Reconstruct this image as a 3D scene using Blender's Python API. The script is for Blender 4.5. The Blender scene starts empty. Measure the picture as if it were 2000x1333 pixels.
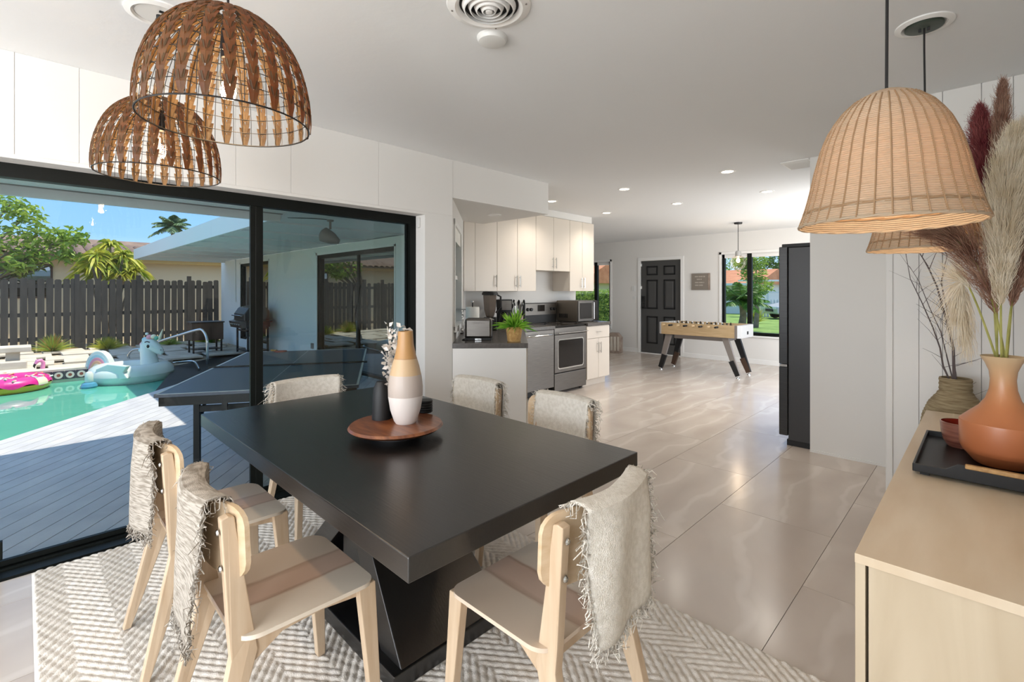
import bpy, bmesh, math, random
import numpy as np
from mathutils import Vector, Matrix
rnd = random.Random(7)
NR = np.random.default_rng(7)
sc = bpy.context.scene
COL = sc.collection
SKY, SUN, REAR, SIDE, LIVING, DOWN, EXPO = 1.0, 2.8, 82, 72, 46, 14, 1.06

# ------------------------------------------------------------------ camera
FPX, TH, HY, HC = 939.4, math.radians(44.56), 569.0, 1.37      # focal length (px of 2000), yaw, horizon row, eye height
cd = bpy.data.cameras.new('camera'); cam = bpy.data.objects.new('camera', cd); COL.objects.link(cam)
cam.location = (0, 0, HC); cam.rotation_euler = (math.pi/2, 0, TH)
cd.sensor_width = 36; cd.lens = 36*FPX/2000; cd.shift_y = -(666.5-HY)/2000; cd.clip_start = .02; cd.clip_end = 300
sc.camera = cam
FX, FY, RX, RY = -math.sin(TH), math.cos(TH), math.cos(TH), math.sin(TH)
def ray(u, v): a = (u-1000)/FPX; return FX+a*RX, FY+a*RY, -(v-HY)/FPX
def oz(u, v, z): r = ray(u, v); t = (z-HC)/r[2]; return (r[0]*t, r[1]*t, z)
def ox(u, v, x): r = ray(u, v); t = x/r[0]; return (x, r[1]*t, HC+r[2]*t)
def oy(u, v, y): r = ray(u, v); t = y/r[1]; return (r[0]*t, y, HC+r[2]*t)
def od(u, v, d): r = ray(u, v); return (r[0]*d, r[1]*d, HC+r[2]*d)

# ------------------------------------------------------------------ world, sun, large lights, exposure
w = bpy.data.worlds.new('world'); sc.world = w; w.use_nodes = True
nt = w.node_tree; bg = nt.nodes['Background']; bg.inputs[1].default_value = SKY      # clear blue sky, paler toward the horizon
tcw = nt.nodes.new('ShaderNodeTexCoord'); sxyz = nt.nodes.new('ShaderNodeSeparateXYZ'); rw = nt.nodes.new('ShaderNodeValToRGB')
nt.links.new(tcw.outputs['Generated'], sxyz.inputs[0]); nt.links.new(sxyz.outputs[2], rw.inputs[0]); nt.links.new(rw.outputs[0], bg.inputs[0])
for k, (pos, c) in enumerate(((0, (.52, .62, .74)), (.09, (.19, .36, .62)), (.2, (.14, .31, .60)), (1, (.29, .40, .58)))):
    e = rw.color_ramp.elements[k] if k < 2 else rw.color_ramp.elements.new(pos)
    e.position = pos; e.color = (*c, 1)
def light(name, kind, loc, energy, color=(1, 1, 1), rot=None, size=None, size_y=None, parent=None, direction=None, **k):
    l = bpy.data.lights.new(name, kind); l.energy = energy; l.color = color
    o = bpy.data.objects.new(name, l); COL.objects.link(o); o.location = loc
    if direction is not None: o.rotation_euler = Vector(direction).to_track_quat('-Z', 'Y').to_euler()
    if rot is not None: o.rotation_euler = rot
    if kind == 'AREA':
        l.shape = k.pop('shape', 'RECTANGLE'); l.size = size
        if size_y: l.size_y = size_y
    elif size is not None: l.shadow_soft_size = size
    for a, b in k.items(): setattr(l, a, b)
    if parent: o.parent = parent
    return o
light('sun', 'SUN', (0, 0, 12), SUN, (1.0, .9, .75), direction=(-.207, -.297, -1), angle=math.radians(.6))
# area lamps added to brighten the rooms, set at unseen wall openings
light('added_fill_rear', 'AREA', (-1.6, -4.55, 1.25), REAR, (.92, .96, 1.0), direction=(0, 1, 0), size=3.2, size_y=2.0)
light('added_fill_side', 'AREA', (.3, -2.6, 1.3), SIDE, (.92, .96, 1.0), direction=(-1, 0, 0), size=2.4, size_y=1.7)
light('added_fill_living', 'AREA', (-.52, 7.6, 1.35), LIVING, (.94, .97, 1.0), direction=(-1, 0, 0), size=2.6, size_y=1.7)
sc.view_settings.view_transform = 'Standard'; sc.view_settings.look = 'None'
sc.view_settings.exposure = EXPO; sc.view_settings.gamma = 1; sc.view_settings.use_curve_mapping = False
sc.cycles.adaptive_threshold = .02; sc.cycles.sample_clamp_indirect = 6; sc.cycles.caustics_reflective = False; sc.cycles.caustics_refractive = False

# ------------------------------------------------------------------ materials
def nodes(name):
    m = bpy.data.materials.new(name); m.use_nodes = True; t = m.node_tree
    return m, t, t.nodes['Principled BSDF'], t.nodes['Material Output']
def rgba(c): return (c[0], c[1], c[2], 1)
def hexc(h):
    h = h.lstrip('#'); r = [int(h[i:i+2], 16)/255 for i in (0, 2, 4)]
    return tuple(x/12.92 if x <= .04045 else ((x+.055)/1.055)**2.4 for x in r)
def coords(t, scale=(1, 1, 1), rot=(0, 0, 0), rand=False, src='Object'):
    tc = t.nodes.new('ShaderNodeTexCoord'); mp = t.nodes.new('ShaderNodeMapping')
    mp.inputs['Scale'].default_value = scale; mp.inputs['Rotation'].default_value = rot
    t.links.new(tc.outputs[src], mp.inputs['Vector'])
    if rand:
        oi = t.nodes.new('ShaderNodeObjectInfo'); mm = t.nodes.new('ShaderNodeMath'); mm.operation = 'MULTIPLY'; mm.inputs[1].default_value = 37
        cb = t.nodes.new('ShaderNodeCombineXYZ'); t.links.new(oi.outputs['Random'], mm.inputs[0])
        for i in range(3): t.links.new(mm.outputs[0], cb.inputs[i])
        t.links.new(cb.outputs[0], mp.inputs['Location'])
    return mp.outputs[0]
def ramp(t, fac, stops, interp='LINEAR'):
    r = t.nodes.new('ShaderNodeValToRGB'); r.color_ramp.interpolation = interp; e = r.color_ramp.elements
    while len(e) < len(stops): e.new(.5)
    for el, (p, c) in zip(e, stops): el.position = p; el.color = rgba(c)
    t.links.new(fac, r.inputs[0]); return r.outputs[0]
def mat(name, c, r=.5, m=0, c2=None, scale=5, stretch=(1, 1, 1), lo=.35, hi=.65, bump=0, bscale=None, spec=.5, coat=0, dist=0, detail=4, rand=False, transl=0, tcol=None, src='Object', rvar=0):
    if isinstance(c, str): c = hexc(c)
    if isinstance(c2, str): c2 = hexc(c2)
    mt, t, p, out = nodes(name)
    p.inputs['Base Color'].default_value = rgba(c); p.inputs['Roughness'].default_value = r; p.inputs['Metallic'].default_value = m
    p.inputs['Specular IOR Level'].default_value = spec
    if coat: p.inputs['Coat Weight'].default_value = coat; p.inputs['Coat Roughness'].default_value = .08
    col = None
    if c2 is not None or bump or rvar:
        n = t.nodes.new('ShaderNodeTexNoise'); n.inputs['Scale'].default_value = scale; n.inputs['Detail'].default_value = detail; n.inputs['Distortion'].default_value = dist
        t.links.new(coords(t, stretch, rand=rand, src=src), n.inputs['Vector'])
        if c2 is not None:
            col = ramp(t, n.outputs['Fac'], [(lo, c), (hi, c2)]); t.links.new(col, p.inputs['Base Color'])
        if bump:
            b = t.nodes.new('ShaderNodeBump'); b.inputs['Strength'].default_value = bump; b.inputs['Distance'].default_value = .02
            n2 = n
            if bscale:
                n2 = t.nodes.new('ShaderNodeTexNoise'); n2.inputs['Scale'].default_value = bscale; n2.inputs['Detail'].default_value = 3
                t.links.new(coords(t, stretch, src=src), n2.inputs['Vector'])
            t.links.new(n2.outputs['Fac'], b.inputs['Height']); t.links.new(b.outputs[0], p.inputs['Normal'])
    if transl:
        tr = t.nodes.new('ShaderNodeBsdfTranslucent'); tr.inputs[0].default_value = rgba(tcol or c)
        if col is not None and tcol is None: t.links.new(col, tr.inputs[0])
        mx = t.nodes.new('ShaderNodeMixShader'); mx.inputs[0].default_value = transl
        t.links.new(p.outputs[0], mx.inputs[1]); t.links.new(tr.outputs[0], mx.inputs[2]); t.links.new(mx.outputs[0], out.inputs[0])
    return mt
def emis(name, c, s):
    mt, t, p, out = nodes(name); e = t.nodes.new('ShaderNodeEmission'); e.inputs[0].default_value = rgba(c); e.inputs[1].default_value = s
    t.links.new(e.outputs[0], out.inputs[0]); return mt
def glass(name, tint=(1, 1, 1), base=0.0, rough=0.0, gain=1.0):
    mt, t, p, out = nodes(name); tr = t.nodes.new('ShaderNodeBsdfTransparent'); tr.inputs[0].default_value = rgba(tint)
    g = t.nodes.new('ShaderNodeBsdfGlossy'); g.inputs['Roughness'].default_value = rough; g.inputs[0].default_value = (1, 1, 1, 1)
    f = t.nodes.new('ShaderNodeFresnel'); f.inputs[0].default_value = 1.5
    a = t.nodes.new('ShaderNodeMath'); a.operation = 'MULTIPLY_ADD'; a.inputs[1].default_value = gain; a.inputs[2].default_value = base; a.use_clamp = True
    t.links.new(f.outputs[0], a.inputs[0]); mx = t.nodes.new('ShaderNodeMixShader')
    t.links.new(a.outputs[0], mx.inputs[0]); t.links.new(tr.outputs[0], mx.inputs[1]); t.links.new(g.outputs[0], mx.inputs[2]); t.links.new(mx.outputs[0], out.inputs[0])
    return mt
def bandmat(name, stops, axis=2, r=.5, interp='CONSTANT', lo=0.0, hi=1.0, noise=0.0, nscale=8, nstretch=(1, 1, 1), coat=0):
    """colour bands along one object axis (painted or veneered bands)"""
    mt, t, p, out = nodes(name); tc = t.nodes.new('ShaderNodeTexCoord'); sp = t.nodes.new('ShaderNodeSeparateXYZ'); t.links.new(tc.outputs['Object'], sp.inputs[0])
    mr = t.nodes.new('ShaderNodeMapRange'); mr.inputs[1].default_value = lo; mr.inputs[2].default_value = hi; t.links.new(sp.outputs[axis], mr.inputs[0])
    fac = mr.outputs[0]
    if noise:
        n = t.nodes.new('ShaderNodeTexNoise'); n.inputs['Scale'].default_value = nscale; t.links.new(coords(t, nstretch), n.inputs['Vector'])
        ma = t.nodes.new('ShaderNodeMath'); ma.operation = 'MULTIPLY_ADD'; ma.inputs[1].default_value = noise; t.links.new(n.outputs['Fac'], ma.inputs[0]); t.links.new(fac, ma.inputs[2])
        ms = t.nodes.new('ShaderNodeMath'); ms.operation = 'SUBTRACT'; ms.inputs[1].default_value = noise/2; t.links.new(ma.outputs[0], ms.inputs[0]); fac = ms.outputs[0]
    col = ramp(t, fac, [(a, hexc(b) if isinstance(b, str) else b) for a, b in stops], interp)
    t.links.new(col, p.inputs['Base Color']); p.inputs['Roughness'].default_value = r
    if coat: p.inputs['Coat Weight'].default_value = coat
    return mt

M = {}
M['wall'] = mat('wall_paint', '#e3e1dd', .7, spec=.2)
M['wallfar'] = M['wall']
M['ceil'] = mat('ceiling_paint', '#e6e7e7', .8, spec=.2, bump=.05, scale=9, bscale=22)
M['trim'] = mat('white_trim', '#ecebe8', .45)
M['black'] = mat('black_aluminium', '#070b08', .5, spec=.25)
M['blackmat'] = mat('matte_black', '#0c0c0d', .55)
M['tablewood'] = mat('black_stained_oak', '#0e0d0d', .3, c2='#171514', scale=4, stretch=(2, 40, 20), spec=1.0, bump=.04)
M['glass'] = glass('clear_glass', (.97, .985, .975), 0, 0, .35)
M['glass_tint'] = glass('tinted_glass', (.78, .82, .79), .0, 0, 1.0)
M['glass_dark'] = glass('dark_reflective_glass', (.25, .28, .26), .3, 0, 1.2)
M['grout'] = mat('grout', '#a39a92', .8)
M['steel'] = mat('brushed_steel', '#635f5b', .36, 1, c2='#726e69', scale=6, stretch=(1, 1, 60))
M['chrome'] = mat('chrome', '#c9cac9', .15, 1)
M['plywood'] = mat('birch_plywood', '#bda386', .42, c2='#ccb69b', scale=3.2, stretch=(14, 14, 1.2), lo=.3, hi=.7, spec=.35)
M['plyback'] = mat('birch_plywood_back', '#c0a583', .42, c2='#d0b99b', scale=3.2, stretch=(1.2, 14, 16), lo=.3, hi=.7, spec=.35)
M['seat'] = bandmat('veneered_seat', [(0, '#d6c2ad'), (.34, '#d8c6b2'), (.37, '#b89c87'), (.42, '#cfb4a0'), (.6, '#ccaf9b'), (.63, '#b0937e'), (.66, '#d9cab8'), (1, '#dccfbd')], 0, .36, 'LINEAR', -.21, .21, .05, 9, (6, 1, 1), coat=.15)
M['throw'] = mat('woven_cotton', '#dad3c6', .9, c2='#e8e2d7', scale=60, stretch=(1, 1, 1), lo=.35, hi=.62, bump=.5, bscale=300, spec=.1)
M['throw_grey'] = mat('heather_cotton', '#948a7d', .9, c2='#c9c0b4', scale=16, stretch=(1.5, 1.5, 16), lo=.36, hi=.6, bump=.5, bscale=260, spec=.1)
M['rug'] = mat('cream_wool', '#ddd5ca', .95, c2='#ebe4db', scale=30, spec=.05, bump=.25, bscale=220)
M['cab'] = mat('cream_cabinet', '#d6ccbf', .38)
M['counter'] = mat('grey_quartz', '#504c49', .25, c2='#5d5854', scale=40)
M['sideboard'] = mat('pale_oak_laminate', '#c8b498', .4, c2='#d4c4ac', scale=2.5, stretch=(5, 1, 1), lo=.3, hi=.7)
M['sidepanel'] = mat('pale_oak_grain', '#b5a48a', .45, c2='#c8b9a0', scale=2.2, stretch=(3.2, 3.2, .45), lo=.3, hi=.7, dist=1.2)
M['acacia'] = mat('reddish_acacia', '#5e2f1a', .35, c2='#8a5432', scale=4, stretch=(2, 12, 2), coat=.2)
M['braid'] = mat('brown_rattan_braid', '#433119', .55, c2='#5d4726', scale=20, transl=.3, tcol=hexc('#c98a3a'))
M['wire'] = mat('black_wire', '#14110f', .5)
M['reed'] = mat('pale_rattan', '#bdab92', .6, c2='#cdbda6', scale=30, stretch=(1, 1, 30), transl=.35, tcol=hexc('#dcbf9e'))
M['reedrib'] = mat('rattan_rib', '#a98b69', .6, transl=.25, tcol=hexc('#d08a50'))
M['cord'] = mat('black_cord', '#151213', .6)
M['bulb'] = emis('warm_bulb', (1.0, .8, .52), 4.5)
M['bulbglass'] = glass('bulb_glass', (1, .95, .88), 0, 0, .3)
M['led'] = emis('downlight_led', (1.0, .86, .68), 9)
M['plastic_white'] = mat('white_plastic', '#dcdcd9', .4)
M['fridge'] = mat('dark_slate_steel', '#3a3a3b', .34, .75, c2='#434343', scale=5, stretch=(1, 1, 50))
M['fridgeside'] = mat('slate_grey_side', '#3b3b3c', .42, .3)
M['steelwarm'] = mat('brushed_steel_case', '#8a8074', .4, .85)
M['screen'] = mat('oven_glass', '#120d0a', .14, spec=.35)
M['leaf_fern'] = mat('fern_leaf', '#5a9a22', .5, c2='#a3cf48', scale=9, transl=.3)
M['basket'] = mat('straw_basket', '#b78a4e', .7, c2='#cfa86a', scale=50, bump=.6, bscale=160)
M['seagrass'] = mat('seagrass_coil', '#8d7a5a', .85, c2='#b7a684', scale=14, stretch=(1, 1, 14), bump=.6, bscale=90)
M['terracotta'] = bandmat('glazed_terracotta', [(0, '#a35a33'), (.35, '#b26d45'), (.55, '#b5754a'), (.72, '#ba8459'), (1, '#c9b08c')], 2, .42, 'LINEAR', 0, .375, .08, 12, coat=.15)
M['bandvase'] = bandmat('banded_vase', [(0, '#d9d0ca'), (.30, '#b5a79d'), (.53, '#bfa27e'), (.70, '#a07a4f'), (.71, '#ad8351')], 2, .45, 'CONSTANT', 0, .396, .015, 14, coat=.1)
M['bowl'] = mat('lacquered_bowl', '#5f342a', .3, c2='#8a5a4a', scale=5, stretch=(1, 1, 14), coat=.3)
M['bowlin'] = mat('red_lacquer', '#7d1f10', .3)
M['tray'] = mat('black_lacquer', '#0a0909', .38, spec=.35)
M['cane'] = mat('cane_wrap', '#b08a58', .6, c2='#957044', scale=60)
M['plume_cream'] = mat('cream_plume', '#e3d6bd', .9, c2='#f1e9d8', scale=20, spec=.05, transl=.35)
M['plume_red'] = mat('burgundy_plume', '#7b3a40', .9, c2='#9c5a58', scale=20, spec=.05, transl=.25)
M['plume_brown'] = mat('brown_plume', '#8c6556', .9, c2='#b0917d', scale=20, spec=.05, transl=.3)
M['stem'] = mat('green_stem', '#80803f', .6, c2='#a9a55e', scale=12)
M['twig'] = mat('grey_twig', '#5b5150', .8)
M['dooblack'] = mat('dark_door_paint', '#4a4948', .3)
M['sign'] = mat('grey_sign', '#837a70', .6)
M['signtext'] = mat('sign_lettering', '#b3a99d', .6)
M['lightwood'] = mat('blond_wood', '#b79c74', .45, c2='#c7ad86', scale=4, stretch=(1, 12, 12))
M['capgrey'] = mat('pale_grey_plastic', '#b5b4b2', .45)
M['greypaint'] = mat('grey_paint', '#7f7873', .45)
M['stone'] = mat('pale_stone', '#a99b8d', .8, c2='#8f7c70', scale=8)
M['concrete'] = mat('white_concrete', '#cdc6ba', .85, c2='#bdb3a4', scale=3)
M['sand'] = mat('sandy_gravel', '#b9aa95', .9, c2='#8f8472', scale=18)
M['deck'] = mat('grey_painted_deck', '#c4c3c6', .5, c2='#b3b2b8', scale=3, stretch=(1, 1, 1), rand=True)
M['stucco'] = mat('white_stucco', '#e6e7e4', .85, bump=.2, bscale=60)
M['fascia'] = mat('white_fascia', '#dfe2e2', .6)
M['fence'] = mat('charcoal_fence_stain', '#302e2c', .75, c2='#413e3a', scale=3, stretch=(4, 4, .6), rand=True)
M['beige'] = mat('beige_stucco', '#d8c6a4', .85)
M['eave'] = mat('tan_fascia', '#c39a55', .6)
M['rooftile'] = mat('brown_roof_tile', '#6e5647', .75, c2='#8d7461', scale=2)
M['redroof'] = mat('terracotta_roof', '#bb7f5c', .8, c2='#a86a48', scale=2)
M['leaf_lime'] = mat('lime_leaf', '#6f9330', .5, c2='#adc457', scale=3, transl=.35)
M['leaf_yellow'] = mat('yellow_green_leaf', '#6d8a1d', .5, c2='#d8d04a', scale=4, transl=.35)
M['leaf_dark'] = mat('dark_green_leaf', '#2f5a1c', .5, c2='#5d8c2e', scale=3, transl=.25)
M['leaf_palm'] = mat('palm_leaf', '#4c6a45', .5, c2='#7c9670', scale=3, transl=.2)
M['leaf_orange'] = mat('orange_grass', '#a5722c', .6, c2='#c7a24a', scale=5, transl=.3)
M['bark'] = mat('grey_bark', '#8d7d6c', .85, c2='#6f6152', scale=8)
M['grass'] = mat('lawn_grass', '#5f7d33', .85, c2='#7a9748', scale=2)
M['asphalt'] = mat('grey_asphalt', '#96928f', .85)
M['pink'] = mat('pink_vinyl', '#cf1385', .35, coat=.3)
M['yellowv'] = mat('yellow_vinyl', '#e0a800', .35, coat=.3)
M['creamv'] = mat('cream_vinyl', '#eadfc0', .35, coat=.3)
M['palepink'] = mat('pale_pink_vinyl', '#dc86b8', .35, coat=.3)
M['white_vinyl'] = mat('white_vinyl', '#dfeae6', .3, coat=.3, transl=.15)
M['lightblue'] = mat('light_blue_vinyl', '#a9cfd6', .35, coat=.2)
M['pinkv'] = mat('rose_vinyl', '#e79aa8', .35, coat=.2)
M['greenv'] = mat('teal_vinyl', '#4fa58c', .35, coat=.2)
M['peachv'] = mat('peach_vinyl', '#eeb68c', .35, coat=.2)
M['bluep'] = mat('blue_plastic', '#4f8fb0', .3)
M['pingpong'] = mat('blue_table_top', '#4d5566', .4)
M['whiteline'] = mat('white_line', '#e6e8e8', .5)
M['paddle'] = mat('red_paddle_rubber', '#a5402f', .5)
M['paddlewood'] = mat('paddle_handle', '#c08a3a', .5)
M['grill'] = mat('black_enamel', '#17191a', .35)
M['brown'] = mat('brown_panel', '#4a3426', .5)
M['towel'] = mat('paper_white', '#efede6', .9)
M['carsilver'] = mat('silver_car_paint', '#b9bcc0', .3, .4)
M['tyre'] = mat('black_rubber', '#141414', .8)
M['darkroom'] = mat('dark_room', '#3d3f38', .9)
M['curtain'] = mat('pale_curtain', '#bfc2b8', .9)
M['shadegrey'] = mat('blender_jar', '#6d6259', .2, coat=.2)
M['shiny'] = mat('silver_dried_pods', '#cfc6bb', .35, c2='#efe9e2', scale=15, transl=.3)
# marble-look floor tile
mt, t, p, out = nodes('marble_tile'); M['tile'] = mt
vec = coords(t, (1, .55, 1), rand=True)
n1 = t.nodes.new('ShaderNodeTexNoise'); n1.inputs['Scale'].default_value = 1.6; n1.inputs['Detail'].default_value = 5; n1.inputs['Distortion'].default_value = 1.6; t.links.new(vec, n1.inputs['Vector'])
wv = t.nodes.new('ShaderNodeTexWave'); wv.inputs['Scale'].default_value = .9; wv.inputs['Distortion'].default_value = 9; wv.inputs['Detail'].default_value = 4; wv.inputs['Detail Scale'].default_value = 1.3; t.links.new(vec, wv.inputs['Vector'])
ca = ramp(t, n1.outputs['Fac'], [(.3, hexc('#bdb0a5')), (.52, hexc('#c9bdb2')), (.72, hexc('#d2c8be'))])
cb = ramp(t, wv.outputs['Fac'], [(0, hexc('#c0b3a8')), (.55, hexc('#c8bcb1')), (.93, hexc('#ccc1b6')), (1, hexc('#ddd4cb'))])
mx = t.nodes.new('ShaderNodeMix'); mx.data_type = 'RGBA'; mx.inputs[0].default_value = .5; t.links.new(ca, mx.inputs[6]); t.links.new(cb, mx.inputs[7]); t.links.new(mx.outputs[2], p.inputs['Base Color'])
p.inputs['Roughness'].default_value = .2; p.inputs['Specular IOR Level'].default_value = .5
# pool water
mt, t, p, out = nodes('pool_water'); M['water'] = mt
p.inputs['Base Color'].default_value = rgba(hexc('#57a894')); p.inputs['Roughness'].default_value = .03; p.inputs['IOR'].default_value = 1.33
nz = t.nodes.new('ShaderNodeTexNoise'); nz.inputs['Scale'].default_value = 2.2; nz.inputs['Detail'].default_value = 2; t.links.new(coords(t, (1, 1, 1)), nz.inputs['Vector'])
bp = t.nodes.new('ShaderNodeBump'); bp.inputs['Strength'].default_value = .1; bp.inputs['Distance'].default_value = .05; t.links.new(nz.outputs['Fac'], bp.inputs['Height']); t.links.new(bp.outputs[0], p.inputs['Normal'])
# patterned pool tile: dark ground, pale ring, red heart, printed on each glazed tile
mt, t, p, out = nodes('patterned_pool_tile'); M['pooltile'] = mt
tc = t.nodes.new('ShaderNodeTexCoord'); sp = t.nodes.new('ShaderNodeVectorMath'); sp.operation = 'LENGTH'; t.links.new(tc.outputs['Object'], sp.inputs[0])
col = ramp(t, sp.outputs['Value'], [(0, hexc('#8f4a40')), (.026, hexc('#8f4a40')), (.03, hexc('#d9cfc6')), (.055, hexc('#d9cfc6')), (.06, hexc('#3c3446')), (.1, hexc('#3c3446')), (.104, hexc('#b9aaa4'))], 'CONSTANT')
t.links.new(col, p.inputs['Base Color']); p.inputs['Roughness'].default_value = .25

# ------------------------------------------------------------------ mesh helpers
class MB:
    """collects shapes; o is subtracted from every vertex so world coordinates become local to the thing"""
    def __init__(s, o=(0, 0, 0)): s.v = []; s.f = []; s.o = o
    def add(s, vs, fs):
        b = len(s.v); s.v += [tuple(v) for v in vs]; s.f += [tuple(i+b for i in f) for f in fs]; return s
    def box(s, x0, y0, z0, x1, y1, z1):
        return s.add([(x0,y0,z0),(x1,y0,z0),(x1,y1,z0),(x0,y1,z0),(x0,y0,z1),(x1,y0,z1),(x1,y1,z1),(x0,y1,z1)],
                     [(3,2,1,0),(4,5,6,7),(0,1,5,4),(1,2,6,5),(2,3,7,6),(3,0,4,7)])
    def beam(s, p, q, w, h, w2=None, h2=None, up=(0, 0, 1)):
        p, q = Vector(p), Vector(q); d = (q-p).normalized(); u = Vector(up)
        if abs(d.dot(u)) > .98: u = Vector((0, 1, 0))
        a = d.cross(u).normalized(); b = a.cross(d).normalized(); w2 = w2 or w; h2 = h2 or h
        vs = [p+a*sx*w/2+b*sz*h/2 for sx, sz in ((-1,-1),(1,-1),(1,1),(-1,1))]+[q+a*sx*w2/2+b*sz*h2/2 for sx, sz in ((-1,-1),(1,-1),(1,1),(-1,1))]
        return s.add(vs, [(0,1,2,3),(7,6,5,4),(0,4,5,1),(1,5,6,2),(2,6,7,3),(3,7,4,0)])
    def tube(s, pts, r, seg=8, closed=False, cap=True):
        P = [Vector(p) for p in pts]; n = len(P); R = r if isinstance(r, (list, tuple)) else [r]*n
        vs = []; prev = None
        for i in range(n):
            d = (P[(i+1) % n]-P[i-1]) if closed else (P[min(i+1, n-1)]-P[max(i-1, 0)])
            d = d.normalized() if d.length > 1e-9 else Vector((0, 0, 1))
            if prev is None:
                u = Vector((0, 0, 1)) if abs(d.z) < .9 else Vector((1, 0, 0)); a = d.cross(u).normalized()
            else:
                a = prev-d*prev.dot(d); a = a.normalized() if a.length > 1e-6 else d.orthogonal().normalized()
            b = d.cross(a); prev = a
            vs += [P[i]+(a*math.cos(2*math.pi*k/seg)+b*math.sin(2*math.pi*k/seg))*R[i] for k in range(seg)]
        fs = [(i*seg+k, i*seg+(k+1) % seg, ((i+1) % n)*seg+(k+1) % seg, ((i+1) % n)*seg+k) for i in range(n if closed else n-1) for k in range(seg)]
        if cap and not closed: fs += [tuple(range(seg))[::-1], tuple((n-1)*seg+k for k in range(seg))]
        return s.add(vs, fs)
    def lathe(s, prof, seg=32, c=(0, 0, 0), cap0=False, cap1=False):
        n = len(prof); vs = [(c[0]+r*math.cos(2*math.pi*k/seg), c[1]+r*math.sin(2*math.pi*k/seg), c[2]+z) for r, z in prof for k in range(seg)]
        fs = [(i*seg+k, i*seg+(k+1) % seg, (i+1)*seg+(k+1) % seg, (i+1)*seg+k) for i in range(n-1) for k in range(seg)]
        if cap0: fs.append(tuple(range(seg))[::-1])
        if cap1: fs.append(tuple((n-1)*seg+k for k in range(seg)))
        return s.add(vs, fs)
    def prism(s, poly, z0, z1, axis='z'):
        mp = {'z': lambda a, b, h: (a, b, h), 'y': lambda a, b, h: (a, h, b), 'x': lambda a, b, h: (h, a, b)}[axis]
        n = len(poly); vs = [mp(a, b, z0) for a, b in poly]+[mp(a, b, z1) for a, b in poly]
        return s.add(vs, [tuple(range(n))[::-1], tuple(range(n, 2*n))]+[(i, (i+1) % n, n+(i+1) % n, n+i) for i in range(n)])
    def sphere(s, c, r, seg=16, rings=10, sc=(1, 1, 1)):
        vs = []; 
        for i in range(rings+1):
            a = math.pi*i/rings; rr = max(math.sin(a), 1e-4)
            vs += [(c[0]+sc[0]*r*rr*math.cos(2*math.pi*k/seg), c[1]+sc[1]*r*rr*math.sin(2*math.pi*k/seg), c[2]-sc[2]*r*math.cos(a)) for k in range(seg)]
        return s.add(vs, [(i*seg+k, i*seg+(k+1) % seg, (i+1)*seg+(k+1) % seg, (i+1)*seg+k) for i in range(rings) for k in range(seg)])
    def grid(s, fn, nu, nv):
        vs = [fn(i/nu, j/nv) for j in range(nv+1) for i in range(nu+1)]
        return s.add(vs, [(j*(nu+1)+i, j*(nu+1)+i+1, (j+1)*(nu+1)+i+1, (j+1)*(nu+1)+i) for j in range(nv) for i in range(nu)])
    def build(s, name, m, parent=None, loc=None, smooth=False, bevel=0, solid=0, sub=0, rz=0):
        me = bpy.data.meshes.new(name); o = s.o
        me.from_pydata([(v[0]-o[0], v[1]-o[1], v[2]-o[2]) for v in s.v], [], s.f)
        bm = bmesh.new(); bm.from_mesh(me); bmesh.ops.recalc_face_normals(bm, faces=bm.faces); bm.to_mesh(me); bm.free()
        return link(name, me, m, parent, loc, smooth, bevel, solid, sub, rz)
def link(name, me, m, parent=None, loc=None, smooth=False, bevel=0, solid=0, sub=0, rz=0):
    if isinstance(m, str): m = M[m]
    if not me.materials: me.materials.append(m)
    if smooth:
        me.polygons.foreach_set('use_smooth', [True]*len(me.polygons)); me.set_sharp_from_angle(angle=math.radians(40))
    ob = bpy.data.objects.new(name, me); COL.objects.link(ob)
    if parent: ob.parent = parent
    if loc is not None: ob.location = loc
    if rz: ob.rotation_euler[2] = rz
    if solid: md = ob.modifiers.new('solid', 'SOLIDIFY'); md.thickness = solid; md.offset = 0
    if bevel: md = ob.modifiers.new('bevel', 'BEVEL'); md.width = bevel; md.segments = 2; md.limit_method = 'ANGLE'; md.angle_limit = math.radians(40)
    if sub: md = ob.modifiers.new('sub', 'SUBSURF'); md.levels = sub; md.render_levels = sub
    return ob
def tag(o, label=None, cat=None, group=None, kind=None):
    if label: o['label'] = label
    if cat: o['category'] = cat
    if group: o['group'] = group
    if kind: o['kind'] = kind
    return o
def thing(name, label, cat, loc=(0, 0, 0), rz=0, group=None):
    o = bpy.data.objects.new(name, None); COL.objects.link(o); o.empty_display_size = .1; o.location = loc; o.rotation_euler[2] = rz
    return tag(o, label, cat, group)
def struct(o, label=None): return tag(o, label, None, None, 'structure')
def copy_tree(o, parent=None):
    c = o.copy(); COL.objects.link(c); c.parent = parent
    for ch in list(o.children): copy_tree(ch, c)
    return c
def np_mesh(name, V, F):
    me = bpy.data.meshes.new(name); V = np.asarray(V, np.float32); F = np.asarray(F, np.int32); k = F.shape[1]
    me.vertices.add(len(V)); me.vertices.foreach_set('co', V.ravel()); me.loops.add(F.size); me.loops.foreach_set('vertex_index', F.ravel())
    me.polygons.add(len(F)); me.polygons.foreach_set('loop_start', np.arange(0, F.size, k, dtype=np.int32)); me.update(calc_edges=True); me.validate(); return me
def ribbons(P, wd):
    """P (n,k,3) polylines, wd (n,k) widths -> crossed-free ribbon strips"""
    n, k, _ = P.shape; T = np.gradient(P, axis=1); A = NR.normal(size=(n, 1, 3)); S = np.cross(T, A); S /= np.linalg.norm(S, axis=2, keepdims=True)+1e-9
    V = np.stack([P-S*wd[..., None]/2, P+S*wd[..., None]/2], 2).reshape(-1, 3)
    b = (np.arange(n)[:, None]*k+np.arange(k-1)[None])*2
    F = np.stack([b, b+1, b+3, b+2], -1).reshape(-1, 4); return V, F
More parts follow.
